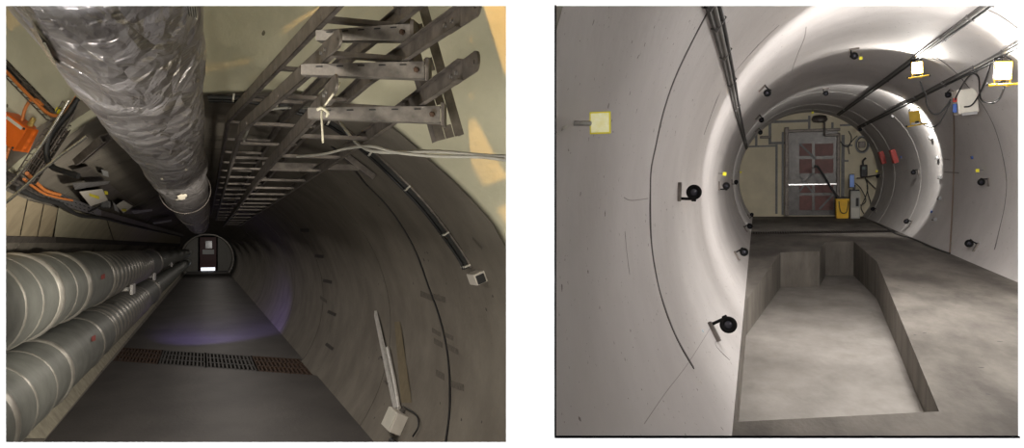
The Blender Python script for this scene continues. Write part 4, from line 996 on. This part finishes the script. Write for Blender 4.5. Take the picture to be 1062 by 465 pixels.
lc([(1027, 67, yB), (1023, 80, yX), (1016, 97, yX), (1008, 109, yX), (1000, 111, yX)], 'black cable dropping from the lower trunking under the cream box')
P = [RF.cyl(*q, .02) for q in ((988.5, 108), (989.5, 140), (989, 180), (987.5, 220), (985, 262))]
cab('cable', P, .012, mat('brown_cable', (.22, .16, .12), .6), 'thin brown cable hanging from the cream box down to the floor', 'cable', RF)
cab('cable', [RF.on_z(*q, -RF.H+.014) for q in ((985, 263), (965, 256), (945, 247), (930, 243), (918, 236), (905, 230))], .013, dark_cable, 'dark cable lying along the floor edge on the right', 'cable', RF)

# ================================================================== LIGHT
def area(name, fr, pos, tgt, size, power, col=(1, 1, 1), spread=180):
    l = bpy.data.lights.new(name, 'AREA'); l.shape = 'RECTANGLE'; l.size, l.size_y = size; l.energy = power; l.color = col; l.spread = math.radians(spread)
    o = bpy.data.objects.new(name, l); COL.objects.link(o)
    a, b = V(pos), V(tgt); M4 = Matrix.Translation(a) @ (b-a).to_track_quat('-Z', 'Y').to_matrix().to_4x4()
    o.matrix_world = (fr.M @ M4) if fr else M4; return o
def spot(name, fr, pos, tgt, power, ang, blend=.4, col=(1, 1, 1), r=.05):
    l = bpy.data.lights.new(name, 'SPOT'); l.energy = power; l.spot_size = math.radians(ang); l.spot_blend = blend; l.color = col; l.shadow_soft_size = r
    o = bpy.data.objects.new(name, l); COL.objects.link(o); a, b = V(pos), V(tgt)
    o.matrix_world = fr.M @ Matrix.Translation(a) @ (b-a).to_track_quat('-Z', 'Y').to_matrix().to_4x4(); return o
def point(name, fr, pos, power, col=(1, 1, 1), r=.1):
    l = bpy.data.lights.new(name, 'POINT'); l.energy = power; l.color = col; l.shadow_soft_size = r
    o = bpy.data.objects.new(name, l); COL.objects.link(o); o.matrix_world = fr.M @ Matrix.Translation(V(pos)); return o
# unseen fill strips added above and below to whiten the front wall
area('wall_fill_top', None, (.1, YW-.30, 1.7), (.1, YW-.04, -.6), (6, .08), 420)
area('wall_fill_low', None, (.1, YW-.30, -1.6), (.1, YW-.04, .6), (6, .08), 320)
# left chamber: daylight from the shaft above, then two added fill lights
area('shaft_daylight', LF, (1.5, 1.9, 2.5), (.6, 5.2, .9), (1.2, .9), 38, (1, .97, .85))
area('chamber_fill', LF, (-1.2, 1.9, 1.5), (-1.6, 7.0, -.4), (.7, .5), 38, (1, .93, .80))  # added fill for the left wall, no lamp known there
area('chamber_fill_low', LF, (-.5, 1.7, -1.0), (-.3, 4.0, .6), (.8, .6), 16, (1, .95, .92))  # added fill from below for the foil duct
# added fill strips facing away from the camera, to brighten the left tunnel
for y_, L_, p_ in ((6.6, 4.2, 9.0), (10.9, 4.2, 6.5), (15.6, 5, 4.6), (21.2, 6, 3.4), (27.7, 7, 2.8), (35.2, 8, 2.4), (44, 9, 2.2), (54, 10, 2.2)):
    area('tunnel_fill', LF, (.35, y_, .1), (.35, y_+.08, -.9), (.12, L_), p_*L_, (1, .92, .84))
spot('violet_lamp', LF, (-.85, 15.0, .05), (.45, 20.5, -2.07), 1900, 38, 1.0, (.34, .24, 1.0), .015)
area('vault_fill', LF, (-.8, 2.0, -.75), (1.7, 7.2, .5), (.5, .4), 42, (1, .94, .84))  # unseen fill added to lift the dark right vault
area('side_fill', LF, (.9, 2.35, -.85), (-1.9, 8.5, -.6), (.5, .4), 40, (1, .93, .80))  # unseen fill added for the left wall and ducts
area('side_fill', LF, (.75, 5.3, -.45), (-1.9, 9.2, .2), (.3, .2), 24, (1, .93, .80), 75)  # second added fill, for the lining panels
area('end_fill', LF, (.5, 66, .3), (0, 73, -.9), (.8, .5), 30, (1, .95, .9))  # added fill on the far end wall
# sun through an unseen grating, its slots shaped to throw the portal wall patches
SUN = V((1.55, 1.75, 3.55)); ZP = 2.75
def slot(qa, qb, wpx, dep):
    A, B = V((*qa, 0)), V((*qb, 0)); n = V((B.y-A.y, A.x-B.x, 0)).normalized()*(wpx/2); n.y *= .4
    out = []
    for q in (A-n, B-n, B+n, A+n):
        p = LF.on_y(q.x, q.y, dep); out.append(p+(SUN-p)*((ZP-p.z)/(SUN.z-p.z)))
    return out
holes = [slot(*a) for a in (((450, -4), (475, 60), 22, 4.7), ((508, -4), (535, 70), 22, 4.6), ((487, 105), (514, 190), 24, 4.55), ((472, 92), (494, 92.5), 5, 4.6), ((521, 217), (534, 262), 14, 4.5),
         ((388, 4), (402, 44), 10, 4.9), ((352, -2), (368, 42), 12, 5.0), ((292, 34), (336, 36), 26, 5.2), ((210, 46), (264, 84), 10, 5.5), ((420, 120), (429, 150), 5, 4.7))]
cN = sum((p for h in holes for p in h), V())/sum(len(h) for h in holes)
outer = [V((cN.x+a*1.15, cN.y+b*.9, 0)) for a, b in ((-1, -1), (1, -1), (1, 1), (-1, 1))]
vs, fs = filled(outer, holes, '', None, LF)
MB().add([V((a, b, ZP)) for a, b in vs], fs).build('gobo_grating', steel_dark, None, LF, kind='structure')  # unseen plate added as a gobo for the sun patches
spot('sun', LF, SUN, V((cN.x, cN.y, ZP)), 1500, 70, .05, (1, .54, .13), .006)
# right tunnel
spot('lamp_beam', RF, A_+V((0, -.12, .0)), A_+V((-.6, -1.0, .25)), 100, 150, .6, (1, .95, .88), .08)
spot('lamp_beam', RF, B_+V((0, -.12, .0)), B_+V((-.15, -1, -.3)), 130, 165, .6, (1, .95, .88), .08)
spot('lamp_beam', RF, C_+V((0, .12, .0)), C_+V((.1, 1.0, -.05)), 230, 125, .25, (1, .96, .9), .05)
area('entry_fill', RF, (2.0, 3.0, 1.3), (1.9, 9.0, -.6), (1.2, .5), 52, (1, .96, .93))  # added fill above the view, no fixture known here
area('side_fill', RF, (1.3, 7.4, .6), (3.5, 12.6, -.3), (.6, .4), 165, (1, .96, .93))  # fill added to brighten the right shell, faces away from the camera
area('crown_fill', RF, (1.5, 5.6, 1.5), (1.35, 6.6, -2.0), (.9, .6), 44, (1, .96, .92), 95)  # unseen fill added to brighten the pit from above
spot('target_fill', RF, RF.on_y(548, 128, 1.36), tc_, 12, 6.4, .12, (1, .98, .9), .004)  # unseen narrow spot added to brighten the big target's face
W = bpy.data.worlds.new('world'); S.world = W; W.use_nodes = True
W.node_tree.nodes['Background'].inputs[0].default_value = (.9, .92, 1, 1); W.node_tree.nodes['Background'].inputs[1].default_value = .03
cam = bpy.data.cameras.new('camera'); cam.sensor_width = 36; cam.lens = F*36/1062; cam.clip_start = .05; cam.clip_end = 300
co = bpy.data.objects.new('camera', cam); COL.objects.link(co); co.rotation_euler = (PI/2, 0, 0); S.camera = co
# pixel rows run to 465, centred on 232.5: no shift needed
S.view_settings.view_transform = 'Standard'; S.view_settings.look = 'None'; S.view_settings.gamma = 1; S.view_settings.exposure = 0
S.view_settings.use_curve_mapping = False
